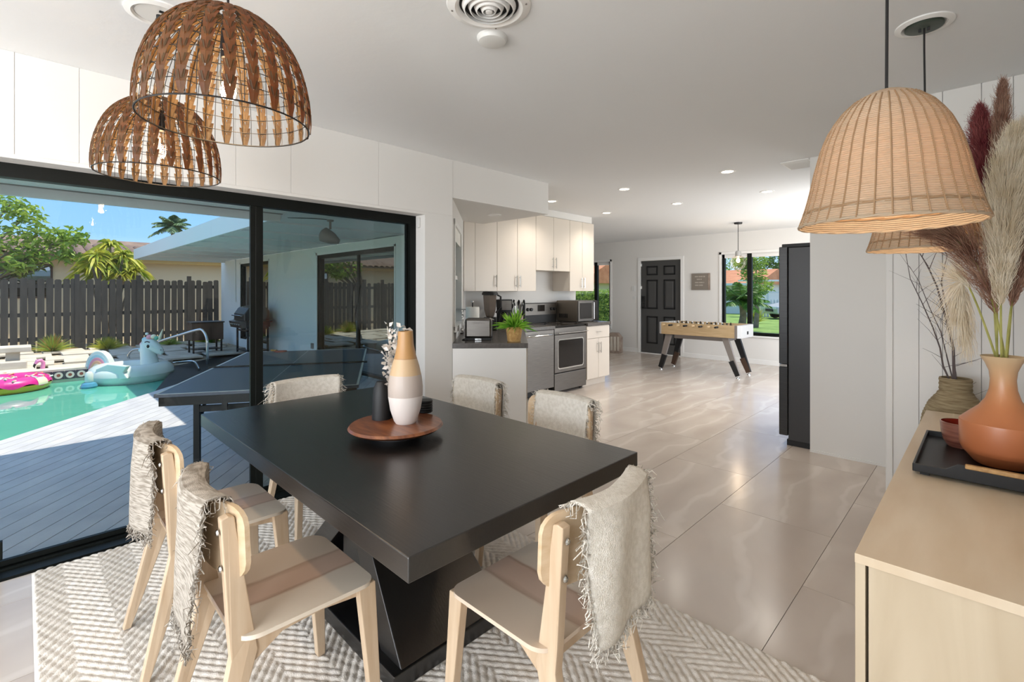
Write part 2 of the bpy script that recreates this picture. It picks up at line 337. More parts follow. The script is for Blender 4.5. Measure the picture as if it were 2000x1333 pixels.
def leafcloud(C, size, aspect=.4, up=.3, droop=0.):
    """diamond leaves folded along the midrib, one per centre in C (n,3)"""
    n = len(C); d = NR.normal(size=(n, 3)); d[:, 2] = d[:, 2]*.6+up; d /= np.linalg.norm(d, axis=1, keepdims=True); a = NR.normal(size=(n, 3)); s = np.cross(d, a); s /= np.linalg.norm(s, axis=1, keepdims=True); nn = np.cross(s, d)
    L = (size*NR.uniform(.7, 1.3, n))[:, None]; W = L*aspect/2; mid = C+d*L*.45
    V = np.stack([C, mid+s*W+nn*W*.4, C+d*L-np.array([0, 0, 1])*L*droop, mid-s*W+nn*W*.4], 1).reshape(-1, 3)
    b = np.arange(n)*4; return V, np.concatenate([np.stack([b, b+1, b+2], -1), np.stack([b, b+2, b+3], -1)])

# ================================================================== THE ROOM
XW, ZC = -3.3, 2.51                       # inner face of the door wall, ceiling height
YK, XK = 6.18, -4.66                      # end of the kitchen wall, kitchen wall face
YF, YR = 9.65, 3.68                       # far wall, panelled wall beside the sideboard
XL, XR = -8.6, .34
# floor: grout bed with large tiles laid half bond, each tile a part
fl = struct(MB().box(XL, -4.65, -.12, XR, YF+.1, -.004).build('floor', 'grout'))
# the deck lies lower outside, so the bed is cut back to the rooms
fl.data.clear_geometry()
b = MB(); b.box(-3.5, -4.65, -.12, XR, 2.61, -.004); b.box(XK-.1, 2.61, -.12, XR, YK, -.004); b.box(XL, YK, -.12, XR, YF+.1, -.004)
fl.data.from_pydata(b.v, [], b.f)
TW, TL, gx0, gy0 = .61, 1.22, -.607, 2.54
tcache = {}
for i in range(-14, 3):
    for j in range(-7, 8):
        x0 = gx0+i*TW; y0 = gy0+j*TL+(.61 if i % 2 else 0); x1, y1 = x0+TW, y0+TL
        ym = (y0+y1)/2; xlo = -3.3 if ym < 2.6 else (XK if ym < YK else XL); xhi = XR if ym < 3.7 else -.4
        x0, x1, y0, y1 = max(x0, xlo), min(x1, xhi), max(y0, -4.6), min(y1, YF)
        if x1-x0 < .03 or y1-y0 < .03: continue
        k = (round(x1-x0, 3), round(y1-y0, 3))
        if k not in tcache:
            hx, hy = k[0]/2-.0015, k[1]/2-.0015
            tcache[k] = MB().box(-hx, -hy, -.004, hx, hy, 0).build('tile', 'tile', fl); o = tcache[k]
        else:
            o = tcache[k].copy(); COL.objects.link(o)
        o.location = ((x0+x1)/2, (y0+y1)/2, 0)

struct(MB().prism([(XR+.1, -4.7), (XR+.1, YF+.2), (XL-.1, YF+.2), (XL-.1, YK-.1), (XK-.12, YK-.1), (XK-.12, 3.95), (-3.5, 2.66), (-3.5, -4.7)], ZC, ZC+.1).build('ceiling', 'ceil'))

def wall_y(name, xa, xb, y0, y1, z0, z1, holes, m='wall'):
    """wall running along y between faces xa..xb with rectangular holes (y0,y1,z0,z1)"""
    b = MB(); ys = sorted({y0, y1, *[h[0] for h in holes], *[h[1] for h in holes]})
    for a, c in zip(ys, ys[1:]):
        hs = [h for h in holes if h[0] <= a+1e-6 and h[1] >= c-1e-6]; z = z0
        for h in hs:
            if h[2] > z: b.box(xa, a, z, xb, c, h[2])
            z = h[3]
        if z1 > z: b.box(xa, a, z, xb, c, z1)
    return struct(b.build(name, m))
def wall_x(name, ya, yb, x0, x1, z0, z1, holes, m='wall'):
    b = MB(); xs = sorted({x0, x1, *[h[0] for h in holes], *[h[1] for h in holes]})
    for a, c in zip(xs, xs[1:]):
        hs = [h for h in holes if h[0] <= a+1e-6 and h[1] >= c-1e-6]; z = z0
        for h in hs:
            if h[2] > z: b.box(a, ya, z, c, yb, h[2])
            z = h[3]
        if z1 > z: b.box(a, ya, z, c, yb, z1)
    return struct(b.build(name, m))
DY0, DY1, DZ = -1.3, 2.326, 2.003         # sliding-door opening
wl = wall_y('wall_left', -3.5, XW, -4.7, 2.612, 0, ZC, [(DY0, DY1, 0, DZ)])
# vertical boards of the panelling over the sliding door (shallow grooves between them)
for a, c in zip((-4.7, -.42, -.03, .20, .41, .92, 1.25, 1.9), (-.42, -.03, .20, .41, .92, 1.25, 1.9, 2.612)):
    o = MB().box(XW, a+.0006, DZ+.02, XW+.004, c-.0006, ZC).build('panel', 'wall', wl, bevel=.002)
# diagonal kitchen window wall from (XW,2.612) to (XK,3.9), hole for the window
DW0, DW1 = Vector((XW, 2.612, 0)), Vector((XK, 3.9, 0)); DU = (DW1-DW0).normalized(); DN = Vector((DU.y, -DU.x, 0))   # DN points into the kitchen
DLEN = (DW1-DW0).length
b = MB()
def dbox(b, u0, u1, n0, n1, z0, z1):
    P = [DW0+DU*u+DN*n for u, n in ((u0, n0), (u1, n0), (u1, n1), (u0, n1))]
    return b.prism([(p.x, p.y) for p in P], z0, z1)
if DN.x < 0: DN = -DN
for u0, u1, z0, z1 in ((0, .12, 0, 2.183), (1.0, DLEN, 0, 2.183), (.12, 1.0, 0, 1.02), (.12, 1.0, 2.02, 2.183)): dbox(b, u0, u1, -.14, 0, z0, z1)
struct(b.build('wall_kitchen_diagonal', 'wall'))
w3 = struct(dbox(dbox(dbox(dbox(MB(), .12, .17, -.12, .015, 1.02, 2.02), .95, 1.0, -.12, .015, 1.02, 2.02), .12, 1.0, -.12, .03, 1.0, 1.05), .12, 1.0, -.12, .015, 1.97, 2.02).build('window_3', 'trim'))
dbox(MB(), .17, .95, -.07, -.062, 1.05, 1.97).build('pane', 'glass', w3)
dbox(MB(), .17, .95, -.05, -.03, 1.49, 1.53).build('mullion', 'trim', w3)
dbox(MB(), .17, .95, -.04, .0, 1.84, 1.97).build('blind', 'towel', w3)
# dropped soffit over the corner, then the bulkhead over the cabinets
struct(MB().prism([(XW, 2.612), (XW, 3.9), (XK, 3.9)], 2.183, ZC).build('ceiling_soffit', 'wall'))
struct(MB().box(XK-.12, 3.9, 0, XK, YK, ZC).build('wall_kitchen', 'wall'))
struct(MB().box(XK, 3.905, 2.415, -4.35, YK, ZC).build('trim_1', 'wall'))
struct(MB().box(XL, YK-.1, 0, XK-.12, YK, ZC).build('wall_hall', 'wall'))
struct(MB().box(XL-.1, YK-.1, 0, XL, YF+.1, ZC).build('wall_living_left', 'wall'))
W1 = (-7.9, -6.275, .54, 2.06); W2 = (-3.704, -1.75, .53, 2.087); D2 = (-5.475, -4.547, 0, 2.04)
wall_x('wall_far', YF, YF+.14, XL, -.3, 0, ZC, [W1, D2, W2], 'wallfar')
struct(MB().box(-1.068, 4.71, 0, -.42, 4.745, ZC).build('wall_fridge', 'wall'))
wall_y('wall_living_right', -.42, -.3, 4.745, YF, 0, ZC, [(6.3, 8.9, .5, 2.2)])
wall_y('wall_sideboard', XR, XR+.1, -4.7, YR+.012, 0, ZC, [(-3.8, -1.4, .45, 2.15)])
wr = struct(MB().box(-.40, YR+.012, 0, XR+.1, YR+.12, ZC).build('wall_right', 'wall'))
struct(MB().box(-.42, YR+.12, 0, -.3, 4.71, ZC).build('wall_return', 'wall'))
for a, c in zip((-.40, -.278, -.175, -.016, .105, .24), (-.278, -.175, -.016, .105, .24, .44)):
    MB().box(a+.0015, YR, 0, c-.0015, YR+.014, ZC).build('panel', 'wall', wr, bevel=.001)
struct(MB().box(-.432, YR-.012, 0, -.398, YR+.12, ZC).build('trim_2', 'wall', bevel=.004))
wall_x('wall_rear', -4.7, -4.6, -3.5, XR+.1, 0, ZC, [(-3.2, 0, .25, 2.25)])
struct(MB().box(-4.547+.06, YF-.012, 0, -1.0, YF, .09).build('baseboard_far', 'trim', bevel=.003))
struct(MB().box(XL, YF-.012, 0, D2[0]-.06, YF, .09).build('baseboard_far_left', 'trim', bevel=.003))
struct(MB().box(-1.068, 4.70, 0, -.43, 4.71, .02).build('baseboard_fridge', 'wall'))

# ---- sliding glass door (three panels in a black frame)
d1 = thing('door_1', None, None, (-3.46, .5, 0)); struct(d1)
def dp(name, m, *bx, **k):
    b = MB((-3.46, .5, 0))
    for q in bx: b.box(*q)
    return b.build(name, m, d1, **k)
dp('frame', 'black', (-3.5, DY0, DZ-.07, -3.43, DY1, DZ), (-3.5, DY1-.055, .012, -3.43, DY1, DZ-.07), (-3.5, DY0, .012, -3.43, DY0+.055, DZ-.07))
dp('track', 'black', (-3.52, DY0, -.06, -3.31, DY1, .01), (-3.41, DY0, .01, -3.395, DY1, .02), (-3.47, DY0, .01, -3.455, DY1, .022))
for y0, y1, nm, xp in ((1.09, DY1-.055, 'glass_tint', -3.475), (-.128, 1.09, 'glass', -3.448), (DY0+.055, -.128, 'glass', -3.475)):
    s = dp('panel', 'black', (xp-.012, y1-.045 if y1 < 2 else y1-.02, .02, xp+.012, y1, DZ-.07), (xp-.012, y0, .02, xp+.012, y0+(.045 if y0 < 0 else .02), DZ-.07), (xp-.012, y0, .02, xp+.012, y1, .045))
    MB((-3.46, .5, 0)).box(xp-.003, y0+.02, .045, xp+.003, y1-.02, DZ-.07).build('pane', nm, s)
dp('latch', 'black', (-3.436, -.1, .06, -3.405, -.072, .15), bevel=.003)
dp('stile', 'black', (-3.46, 1.075, .02, -3.435, 1.122, DZ-.07), bevel=.003)
o = dp('sensor', 'plastic_white', (-3.40, DY1-.02, 1.9, -3.36, DY1, 1.985), bevel=.004)
# ---- windows of the far wall
def window(name, W, mull):
    r = thing(name, None, None, (W[0], YF, W[2])); struct(r); x0, x1, z0, z1 = W; o = (W[0], YF, W[2]); f = .045
    b = MB(o); b.box(x0, YF+.03, z0, x0+f, YF+.1, z1); b.box(x1-f, YF+.03, z0, x1, YF+.1, z1); b.box(x0, YF+.03, z0, x1, YF+.1, z0+f*1.3)
    b.build('frame', 'black', r)
    MB(o).box(x0, YF+.03, z1-.07, x1, YF+.1, z1).build('head', 'trim', r)
    for m in mull: MB(o).box(m-.04, YF+.02, z0, m+.04, YF+.09, z1).build('mullion', 'black', r)
    xs = [x0+f]+list(mull)+[x1-f]
    for a, c in zip(xs, xs[1:]): MB(o).box(a, YF+.06, z0+f, c, YF+.066, z1-.05).build('pane', 'glass', r)
    b = MB(o); b.box(x0-.05, YF-.014, z0-.05, x0, YF+.03, z1+.05); b.box(x1, YF-.014, z0-.05, x1+.05, YF+.03, z1+.05); b.box(x0-.05, YF-.014, z1, x1+.05, YF+.03, z1+.05); b.box(x0-.05, YF-.03, z0-.03, x1+.05, YF+.03, z0)
    b.build('casing', 'trim', r, bevel=.004); return r
window('window_1', W1, [-6.69]); window('window_2', W2, [oy(1463, 500, YF)[0]])
# ---- six-panel front door
d2 = thing('door_2', None, None, (D2[0], YF, 0)); struct(d2); o = (D2[0], YF, 0)
x0, x1 = D2[0], D2[1]; wd = x1-x0
MB(o).box(x0, YF+.03, .01, x1, YF+.075, 2.035).build('leaf', 'dooblack', d2)
for c in (0, 1):
    a = x0+.13+c*(wd/2-.06); e = a+wd/2-.2
    for z0, z1 in ((.22, .82), (.98, 1.62), (1.72, 1.92)):
        f = MB(o); t_ = .03
        f.box(a, YF+.018, z0, e, YF+.03, z0+t_); f.box(a, YF+.018, z1-t_, e, YF+.03, z1); f.box(a, YF+.018, z0, a+t_, YF+.03, z1); f.box(e-t_, YF+.018, z0, e, YF+.03, z1)
        q = f.build('moulding', 'blackmat', d2, bevel=.004)
        MB(o).box(a+.05, YF+.02, z0+.05, e-.05, YF+.03, z1-.05).build('panel', 'dooblack', d2, bevel=.006)
h = MB(o).box(x0+.035, YF-.0, .98, x0+.085, YF+.03, 1.12).build('handle_plate', 'blackmat', d2, bevel=.004)
MB(o).tube([(x0+.06, YF+.02, 1.0), (x0+.06, YF-.04, 1.0), (x0+.17, YF-.045, 1.0)], .011).build('handle', 'blackmat', d2, smooth=True)
MB(o).box(x0+.03, YF-.0, 1.13, x0+.09, YF+.03, 1.26).build('keypad', 'blackmat', d2, bevel=.004)
for z in (1.45, 1.95): MB(o).box(x0-.012, YF-.004, z-.03, x0+.012, YF+.03, z+.03).build('hinge', 'trim', d2)
b = MB(o); b.box(x0-.07, YF-.015, 0, x0, YF+.03, 2.04); b.box(x1, YF-.015, 0, x1+.07, YF+.03, 2.04); b.box(x0-.07, YF-.015, 2.04, x1+.07, YF+.03, 2.11); b.build('casing', 'trim', d2, bevel=.004)
MB(o).box(x0, YF-.02, 0, x1, YF+.1, .012).build('threshold', 'trim', d2)

# ================================================================== OUTSIDE: deck, pool, wing, roofs
ZD = -.2
struct(MB().box(-60, -60, -.62, 60, 75, -.52).build('ground', 'sand'))
struct(MB().box(-19.5, -8, -.52, -12.45, 4.6, -.235).build('ground_gravel', 'sand'))
U = Vector((-.765, .644, 0)); V_ = Vector((.644, .765, 0))
PE = Vector((-9.128, 1.31, 0))            # a point of the straight pool edge, which runs along U
pool = [(-9.13, 1.31), (-9.75, 1.80), (-10.6, 2.16), (-11.6, 2.2), (-12.2, 1.95), (-12.4, 1.5), (-12.4, -7), (-4.5, -7), (-4.5, -2.59)]
def inside(p, poly, n=None):
    c = False; j = len(poly)-1
    for i in range(len(poly)):
        xi, yi = poly[i]; xj, yj = poly[j]
        if (yi > p[1]) != (yj > p[1]) and p[0] < (xj-xi)*(p[1]-yi)/(yj-yi)+xi: c = not c
        j = i
    return c
dk = struct(MB().box(-3.9, -3.5, -.5, -3.5, 4.4, -.24).build('deck', 'blackmat'))
dk.data.clear_geometry(); b = MB()
v0 = PE.dot(V_); BW = .14
bs = {}
for k in range(0, 66):
    va = v0+k*BW+.003; vm = va+BW/2; u = -6.0+PE.dot(U); start = None; runs = []
    while u < 14+PE.dot(U):
        p = U*u+V_*vm; ok = (-14.3 < p.x < -3.51) and (-3.4 < p.y < 4.38) and not inside((p.x, p.y), pool)
        if ok and start is None: start = u
        if (not ok) and start is not None: runs.append((start, u)); start = None
        u += .05
    if start is not None: runs.append((start, u))
    for a, c in runs:
        a2 = a; first = True
        while c-a2 > .15:
            e = min(c, a2+(1.2+.9*(k % 4) if first else 4.2)); first = False
            L = round(e-a2-.004, 2)
            if L not in bs: bs[L] = MB().box(0, 0, -.03, L, BW-.006, 0).build('plank', 'deck', dk); o = bs[L]
            else: o = bs[L].copy(); COL.objects.link(o)
            P = U*a2+V_*va; o.location = (P.x, P.y, ZD); o.rotation_euler[2] = math.atan2(U.y, U.x)
            # width direction of the plank is V_ only when V_ is the left normal of U; it is the right normal here
            o.location = (P.x+V_.x*(BW-.006), P.y+V_.y*(BW-.006), ZD)
            a2 = e
b = MB(); b.prism([(-3.52, -3.4), (-3.52, 4.4), (-14.3, 4.4), (-12.4, 2.3), (-9.2, 1.4), (-4.6, -2.4), (-4.5, -3.4)], -.5, -.232)
dk.data.from_pydata(b.v, [], b.f)
struct(MB().prism(pool, -.6, -.35).build('pool_water', 'water'), 'teal water of the swimming pool')
dk2 = struct(MB().prism([(-12.4, 1.5), (-12.4, -7), (-12.75, -7), (-12.75, 1.7), (-12.45, 2.25), (-12.2, 1.95)], -.6, -.10).build('pool_coping', 'concrete'))
for k in range(24):                       # patterned tiles along the waterline of the far pool wall
    y = 1.5-.16*k-.08
    if k == 0: pt = MB().box(-.012, -.077, -.077, .012, .077, .077).build('tile', 'pooltile', dk2); o = pt
    else: o = pt.copy(); COL.objects.link(o)
    o.location = (-12.395, y, -.215)
# the wing of the house across the deck
WY, WX0 = 4.41, -17.32
SD = (-10.183, -7.129, ZD, 2.133); SW = (-15.37, -13.09, .0, 2.15)
wall_x('wall_wing', WY, WY+.2, WX0, -4.7, ZD-.1, 2.3, [SW, SD], 'stucco')
struct(MB().box(WX0, WY+.2, ZD-.1, WX0+.2, 9.0, 2.3).build('wall_wing_end', 'stucco'))
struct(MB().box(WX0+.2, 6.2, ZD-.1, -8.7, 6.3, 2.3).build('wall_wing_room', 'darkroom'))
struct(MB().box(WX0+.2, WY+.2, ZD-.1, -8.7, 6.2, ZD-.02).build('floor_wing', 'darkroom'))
def wing_door(name, S, mid):
    x0, x1, z0, z1 = S; o = (x0, WY, z0); r = thing(name, None, None, o); struct(r)
    b = MB(o); f = .07; b.box(x0, WY+.02, z0, x0+f, WY+.12, z1); b.box(x1-f*.5, WY+.02, z0, x1, WY+.12, z1); b.box(x0, WY+.02, z1-f, x1, WY+.12, z1); b.box(x0, WY+.02, z0, x1, WY+.12, z0+.05); b.build('frame', 'black', r)
    MB(o).box(mid-.03, WY+.05, z0, mid+.03, WY+.1, z1).build('mullion', 'black', r)
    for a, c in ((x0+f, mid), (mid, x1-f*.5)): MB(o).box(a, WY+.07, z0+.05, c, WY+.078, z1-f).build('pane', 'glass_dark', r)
    b = MB(o); b.box(x0-.05, WY-.015, z0, x0, WY+.02, z1+.05); b.box(x1, WY-.015, z0, x1+.03, WY+.02, z1+.03); b.box(x0-.05, WY-.015, z1, x1+.03, WY+.02, z1+.05); b.build('casing', 'trim', r)
    return r
r = wing_door('door_3', SD, oy(694, 560, WY)[0]); wing_door('window_4', SW, -14.2)
for k in range(7): MB((SD[0], WY, ZD)).box(SD[0]+.1+k*.1, WY+.3, ZD+.02, SD[0]+.18+k*.1, WY+.33, 2.05).build('curtain', 'curtain', r)
# flat patio roof in an L, with deep white fascia
RZ, RT = 2.26, 2.5
EX, EY, EX0 = -6.1, 2.18, -16.9
rf = struct(MB().prism([(-3.5, -4.5), (EX, -4.5), (EX, EY), (EX0, EY), (EX0, WY+.1), (-4.8, WY+.1), (-4.8, 3.95), (-3.5, 2.66)][::-1], RZ+.06, RT-.02).build('roof_patio', 'fascia'))
MB().box(EX0, EY-.03, RZ-.01, EX, EY+.02, RT+.03).build('fascia', 'fascia', rf)
MB().box(EX-.03, -4.5, RZ-.05, EX+.02, EY, RT+.03).build('fascia', 'fascia', rf)
MB().box(EX0-.03, EY, RZ-.01, EX0+.02, WY+.1, RT+.03).build('fascia', 'fascia', rf)
for k in range(4): MB().box(EX+.06+k*.09, -4.5, RZ+.03, EX+.1+k*.09, EY, RZ+.062).build('soffit_batten', 'greypaint' if k == 0 else 'fascia', rf)
for k in range(9): MB().box(EX0+1.2*k+.4, EY+.02, RZ+.035, EX0+1.2*k+.43, WY, RZ+.062).build('soffit_batten', 'fascia', rf)
struct(MB().box(-9.5, YF+.14, 2.28, .5, YF+1.1, 2.42).build('added_eave_front', 'fascia'))  # unseen eave added to keep sun off the floor by the far windows
struct(MB().box(-8.7, WY+.15, 2.63, XK-.1, YF+.2, 2.75).build('roof_house', 'fascia'))

# ================================================================== DINING AREA
# ---- rug: chunky braided chevrons, one height-field mesh
nx, ny = 560, 372; RX0, RX1, RY0, RY1 = -3.285, -.285, .027, 1.962
gx = np.linspace(RX0, RX1, nx); gy = np.linspace(RY0, RY1, ny); X, Y = np.meshgrid(gx, gy)
half = .13; ph = (Y-.137)/half; zig = np.abs(((ph+1) % 2)-1)*half           # 0 at the peaks, half at the valleys
sdir = np.where((np.floor(ph) % 2) == 0, 1., -1.)
pitch = .046; q = (X-1.3*zig)/pitch; row = np.floor(q); fr = q-row
rope = np.sqrt(np.clip(1-(2*fr-1)**2, 0, 1))
along = Y/.026+.5*(row % 2)+sdir*(fr-.5)*.9; tw = .5+.5*np.cos(2*np.pi*along)
Z = .004+.011*rope*(.76+.24*tw)+NR.normal(0, .0004, X.shape)
edge = np.minimum(np.minimum(X-RX0, RX1-X), np.minimum(Y-RY0, RY1-Y)); Z *= np.clip(edge/.008, .25, 1)
Vv = np.stack([X-RX0, Y-RY0, Z], -1).reshape(-1, 3); bi = (np.arange(ny-1)[:, None]*nx+np.arange(nx-1)[None]).ravel()
me = np_mesh('rug', Vv, np.stack([bi, bi+1, bi+nx+1, bi+nx], -1))
o = link('rug', me, 'rug', None, (RX0, RY0, .001), smooth=False); me.polygons.foreach_set('use_smooth', [True]*len(me.polygons))
tag(o, 'cream chunky wool rug with braided zigzag rows under the dining table', 'rug')
RUGZ = .0162

# ---- table
TX0, TX1, TY0, TY1, TZ = -2.82, -.955, .627, 1.66, .75
tc_ = ((TX0+TX1)/2, (TY0+TY1)/2, RUGZ)
tb = thing('dining_table', 'black stained oak dining table with thick top and hourglass pedestal', 'table', tc_)
MB(tc_).box(TX0, TY0, TZ-.062, TX1, TY1, TZ).build('tabletop', 'tablewood', tb, bevel=.003)
MB(tc_).box(-2.36, .87, RUGZ, -1.41, 1.42, .075).build('base_plate', 'tablewood', tb, bevel=.004)
cx, cy = tc_[0], tc_[1]
for s in (-1, 1):                          # two bent planks, back to back
    b = MB(tc_); th = .085
    pr = [(.60, .688, .36), (.12, .37, .2), (.40, .075, .24)]
    vs = []
    for x, z, hy in pr:
        for dx in (-th/2 if z > .3 else -th/2, th/2):
            for yy in (-hy, hy): vs.append((cx+s*(x+dx*1.6), cy+yy, z))
    fs = []
    for i in (0, 1):
        a = i*4; c = a+4; fs += [(a, a+1, c+1, c), (a+2, c+2, c+3, a+3), (a, c, c+2, a+2), (a+1, a+3, c+3, c+1)]
    fs += [(0, 2, 3, 1), (8, 9, 11, 10)]
    b.add(vs, fs).build('pedestal_panel', 'tablewood', tb, bevel=.003)
MB(tc_).box(cx-.1, cy-.17, .2, cx+.1, cy+.17, .55).build('pedestal_core', 'tablewood', tb, bevel=.003)
MB(tc_).box(cx-.62, cy-.36, .655, cx+.62, cy+.36, .688).build('sub_frame', 'tablewood', tb)

# ---- lazy susan and what stands on it
def disc(b, c, r, z0, z1, e=.004, seg=64): return b.lathe([(.0005, z0), (r-e*2, z0), (r, (z0+z1)/2), (r-e, z1), (.0005, z1)], seg, (c[0], c[1], 0))
lc = oz(774, 829, .795); lc = (lc[0], lc[1], TZ); LZ = .80
ls = thing('lazy_susan', 'round reddish acacia turntable in the middle of the dining table', 'turntable', lc)
b = MB(lc); disc(b, lc, .2, LZ-.02, LZ, .007); b.build('plate', 'acacia', ls, smooth=True)
b = MB(lc); b.lathe([(.0005, TZ), (.105, TZ), (.105, LZ-.02), (.0005, LZ-.02)], 40, (lc[0], lc[1], 0)); b.build('foot', 'blackmat', ls)
vc = oz(792, 826, LZ); k = .33
prof = [(.001, 0), (.034, 0), (.041, .01), (.054, .05), (.061, .095), (.062, .13), (.058, .165), (.049, .205), (.037, .245), (.029, .285), (.0265, .33), (.021, .33), (.021, .30), (.001, .28)]
o = MB().lathe([(a*1.2, b_*1.2) for a, b_ in prof], 48).build('wooden_vase', 'bandvase', None, (vc[0], vc[1], LZ), smooth=True)
tag(o, 'tall tapered vase with white, grey and tan wooden bands on the turntable', 'vase')
hc = oz(745, 818, LZ)
r = thing('condiment_holder', 'matte black upright canister with paddle beside the banded vase', 'canister', (hc[0], hc[1], LZ))
MB().lathe([(.001, 0), (.041, 0), (.041, .01), (.038, .1), (.033, .142), (.022, .166), (.001, .17)], 32).build('canister_body', 'blackmat', r, smooth=True)
MB().prism([(-.014, .0), (.014, .0), (.014, .24), (.009, .25), (-.009, .25), (-.014, .24)], -.004, .004, 'y').build('paddle', 'blackmat', r, (.022*RX+.055*FX, .022*RY+.055*FY, 0), rz=TH, bevel=.002)
# stack of coasters
cc = oz(831, 805, LZ)
g = 'black round coasters stacked on the turntable'
for i in range(5):
    if i == 0: c0 = MB().lathe([(.001, 0), (.03, 0), (.0335, .003), (.0335, .009), (.031, .011), (.001, .010)], 40).build('coaster', 'blackmat', smooth=True); o = c0
    else: o = c0.copy(); COL.objects.link(o)
    o.location = (cc[0], cc[1], LZ+i*.0115); tag(o, ('bottom black coaster of the stack behind the banded vase', 'second black coaster from the bottom of the stack by the vase', 'middle black coaster of the stack behind the banded vase', 'second black coaster from the top of the stack by the vase', 'topmost black coaster of the stack behind the banded vase')[i], 'coaster', g)
# silvery dried seed-pod stems standing behind the vase
dcx = od(774, 800, 2.17)
r = thing('dried_pod_bunch', 'silvery dried seed pod stems rising behind the banded vase', 'dried flowers', (dcx[0], dcx[1], LZ))
MB().lathe([(.001, 0), (.022, 0), (.026, .05), (.018, .085), (.015, .085), (.001, .07)], 24).build('holder', 'blackmat', r, smooth=True)
b = MB(); C = []
for i in range(13):
    a = i*2.4; top = Vector((.045*math.cos(a), .045*math.sin(a), .34+.07*math.sin(i*1.7)))
    b.tube([(0, 0, .06), tuple(top*.5+Vector((0, 0, .02))), tuple(top)], .0015, 5); C += [top*(.45+.6*k/22)+Vector((rnd.gauss(0, .012), rnd.gauss(0, .012), 0)) for k in range(22)]
b.build('stems', 'shiny', r); Vl, Fl = leafcloud(np.array([tuple(c) for c in C]), .028, .7, .2); o = link('pods', np_mesh('pods', Vl, Fl), 'shiny', r); tag(o, kind='stuff')

# ---- chairs: bent-plywood seat and back on four tapered legs
def yb(x): return -.232+1.15*x*x
def rounded(hx, y0, y1, r, n=6):
    P = []
    for cxx, cyy, a0 in ((hx-r, y1-r, 0), (-hx+r, y1-r, 90), (-hx+r, y0+r, 180), (hx-r, y0+r, 270)):
        P += [(cxx+r*math.cos(math.radians(a0+90*i/n)), cyy+r*math.sin(math.radians(a0+90*i/n))) for i in range(n+1)]
    return P
def make_chair():
    r = bpy.data.objects.new('dining_chair', None); COL.objects.link(r); r.empty_display_size = .1
    P = rounded(.21, -.195, .195, .055); n = len(P); dz = lambda x, y: -.012*(1-(x/.21)**2)*(.6+.4*math.cos(y*8))-.006*max(0, y-.1)/.1
    b = MB(); vs = [(0, 0, .455+dz(0, 0))]+[(x*.5, y*.5, .455+dz(x*.5, y*.5)) for x, y in P]+[(x, y, .455+dz(x, y)) for x, y in P]
    fs = [(0, 1+i, 1+(i+1) % n) for i in range(n)]+[(1+i, 1+n+i, 1+n+(i+1) % n, 1+(i+1) % n) for i in range(n)]
    m = len(vs); vs += [(x, y, z-.012) for x, y, z in vs]; fs += [tuple(m+q for q in f[::-1]) for f in fs]+[(1+n+i, m+1+n+i, m+1+n+(i+1) % n, 1+n+(i+1) % n) for i in range(n)]
    b.add(vs, fs).build('seat', 'seat', r, smooth=True)
    def back(u, v):
        a = 2*math.pi*u; return None
    # backrest: curved panel with rounded corners
    Q = rounded(.205, .60, .795, .05); bn = len(Q); f0 = []; f1 = []
    nxg, nzg = 14, 6; vs = []; fs = []
    def clampx(z):
        e = min(z-.60, .795-z); r_ = .05
        return .205 if e >= r_ else .205-r_+math.sqrt(max(r_*r_-(r_-e)**2, 0))
    for side, off in ((0, 0.), (1, .012)):
        for j in range(nzg*2+1):
            tz = j/(nzg*2); z = .60+.195*(.5-.5*math.cos(math.pi*tz)); hx = max(clampx(z), .12)
            for i in range(nxg+1):
                x = -hx+2*hx*i/nxg; vs.append((x, yb(x)+off-.02*(z-.7)*2, z))
    R = nxg+1; S = R*(nzg*2+1)
    for side in (0, 1):
        for j in range(nzg*2):
            for i in range(nxg):
                q = [side*S+j*R+i, side*S+j*R+i+1, side*S+(j+1)*R+i+1, side*S+(j+1)*R+i]; fs.append(tuple(q if side else q[::-1]))
    for j in range(nzg*2):
        for e in (0, nxg): fs.append((j*R+e, (j+1)*R+e, S+(j+1)*R+e, S+j*R+e))
    for i in range(nxg):
        for j in (0, nzg*2): fs.append((j*R+i, j*R+i+1, S+j*R+i+1, S+j*R+i))
    MB().add(vs, fs).build('backrest', 'plyback', r, smooth=True)
    for s in (-1, 1):
        b = MB(); b.prism([(.135, .443), (.192, .443), (.206, 0), (.178, 0)], s*.185-.015, s*.185+.015, 'x')
        for i, v in enumerate(b.v): b.v[i] = (v[0]+s*.018*(1-v[2]/.443), v[1], v[2])
        b.build('leg', 'plywood', r, bevel=.003)
        b = MB(); prof = [(-.300, 0), (-.275, 0), (-.145, .40), (-.155, .46), (-.19, .77), (-.205, .775), (-.222, .77), (-.215, .46), (-.21, .40)]
        b.prism(prof, s*.168-.015, s*.168+.015, 'x')
        for i, v in enumerate(b.v): b.v[i] = (v[0]+s*.03*max(0, 1-v[2]/.42), v[1]-(.0 if v[2] < .5 else .012), v[2])
        lg = b.build('leg', 'plywood', r, bevel=.003)
        bb = MB()
        for z in (.64, .735): bb.lathe([(.001, .004), (.006, .003), (.009, 0)], 12); 
        for kk, z in enumerate((.64, .735)):
            q = MB().lathe([(.001, .005), (.006, .004), (.009, 0)], 12); q.v = [(s*.168+v[0], -.228-v[2]-.035*(z-.6)*2, z+v[1]) for v in q.v]; q.build('bolt', 'chrome', lg, smooth=True)
        b = MB(); b.prism([(-.15, .443), (.15, .443), (.15, .405), (.03, .418), (-.08, .412), (-.165, .36)], s*.168-.011, s*.168+.011, 'x'); b.build('side_rail', 'plywood', r, bevel=.002)
    MB().box(-.168, .150, .405, .168, .172, .443).build('front_rail', 'plywood', r, bevel=.002)
    MB().box(-.168, -.185, .405, .168, -.163, .443).build('rear_rail', 'plywood', r, bevel=.002)
    return r
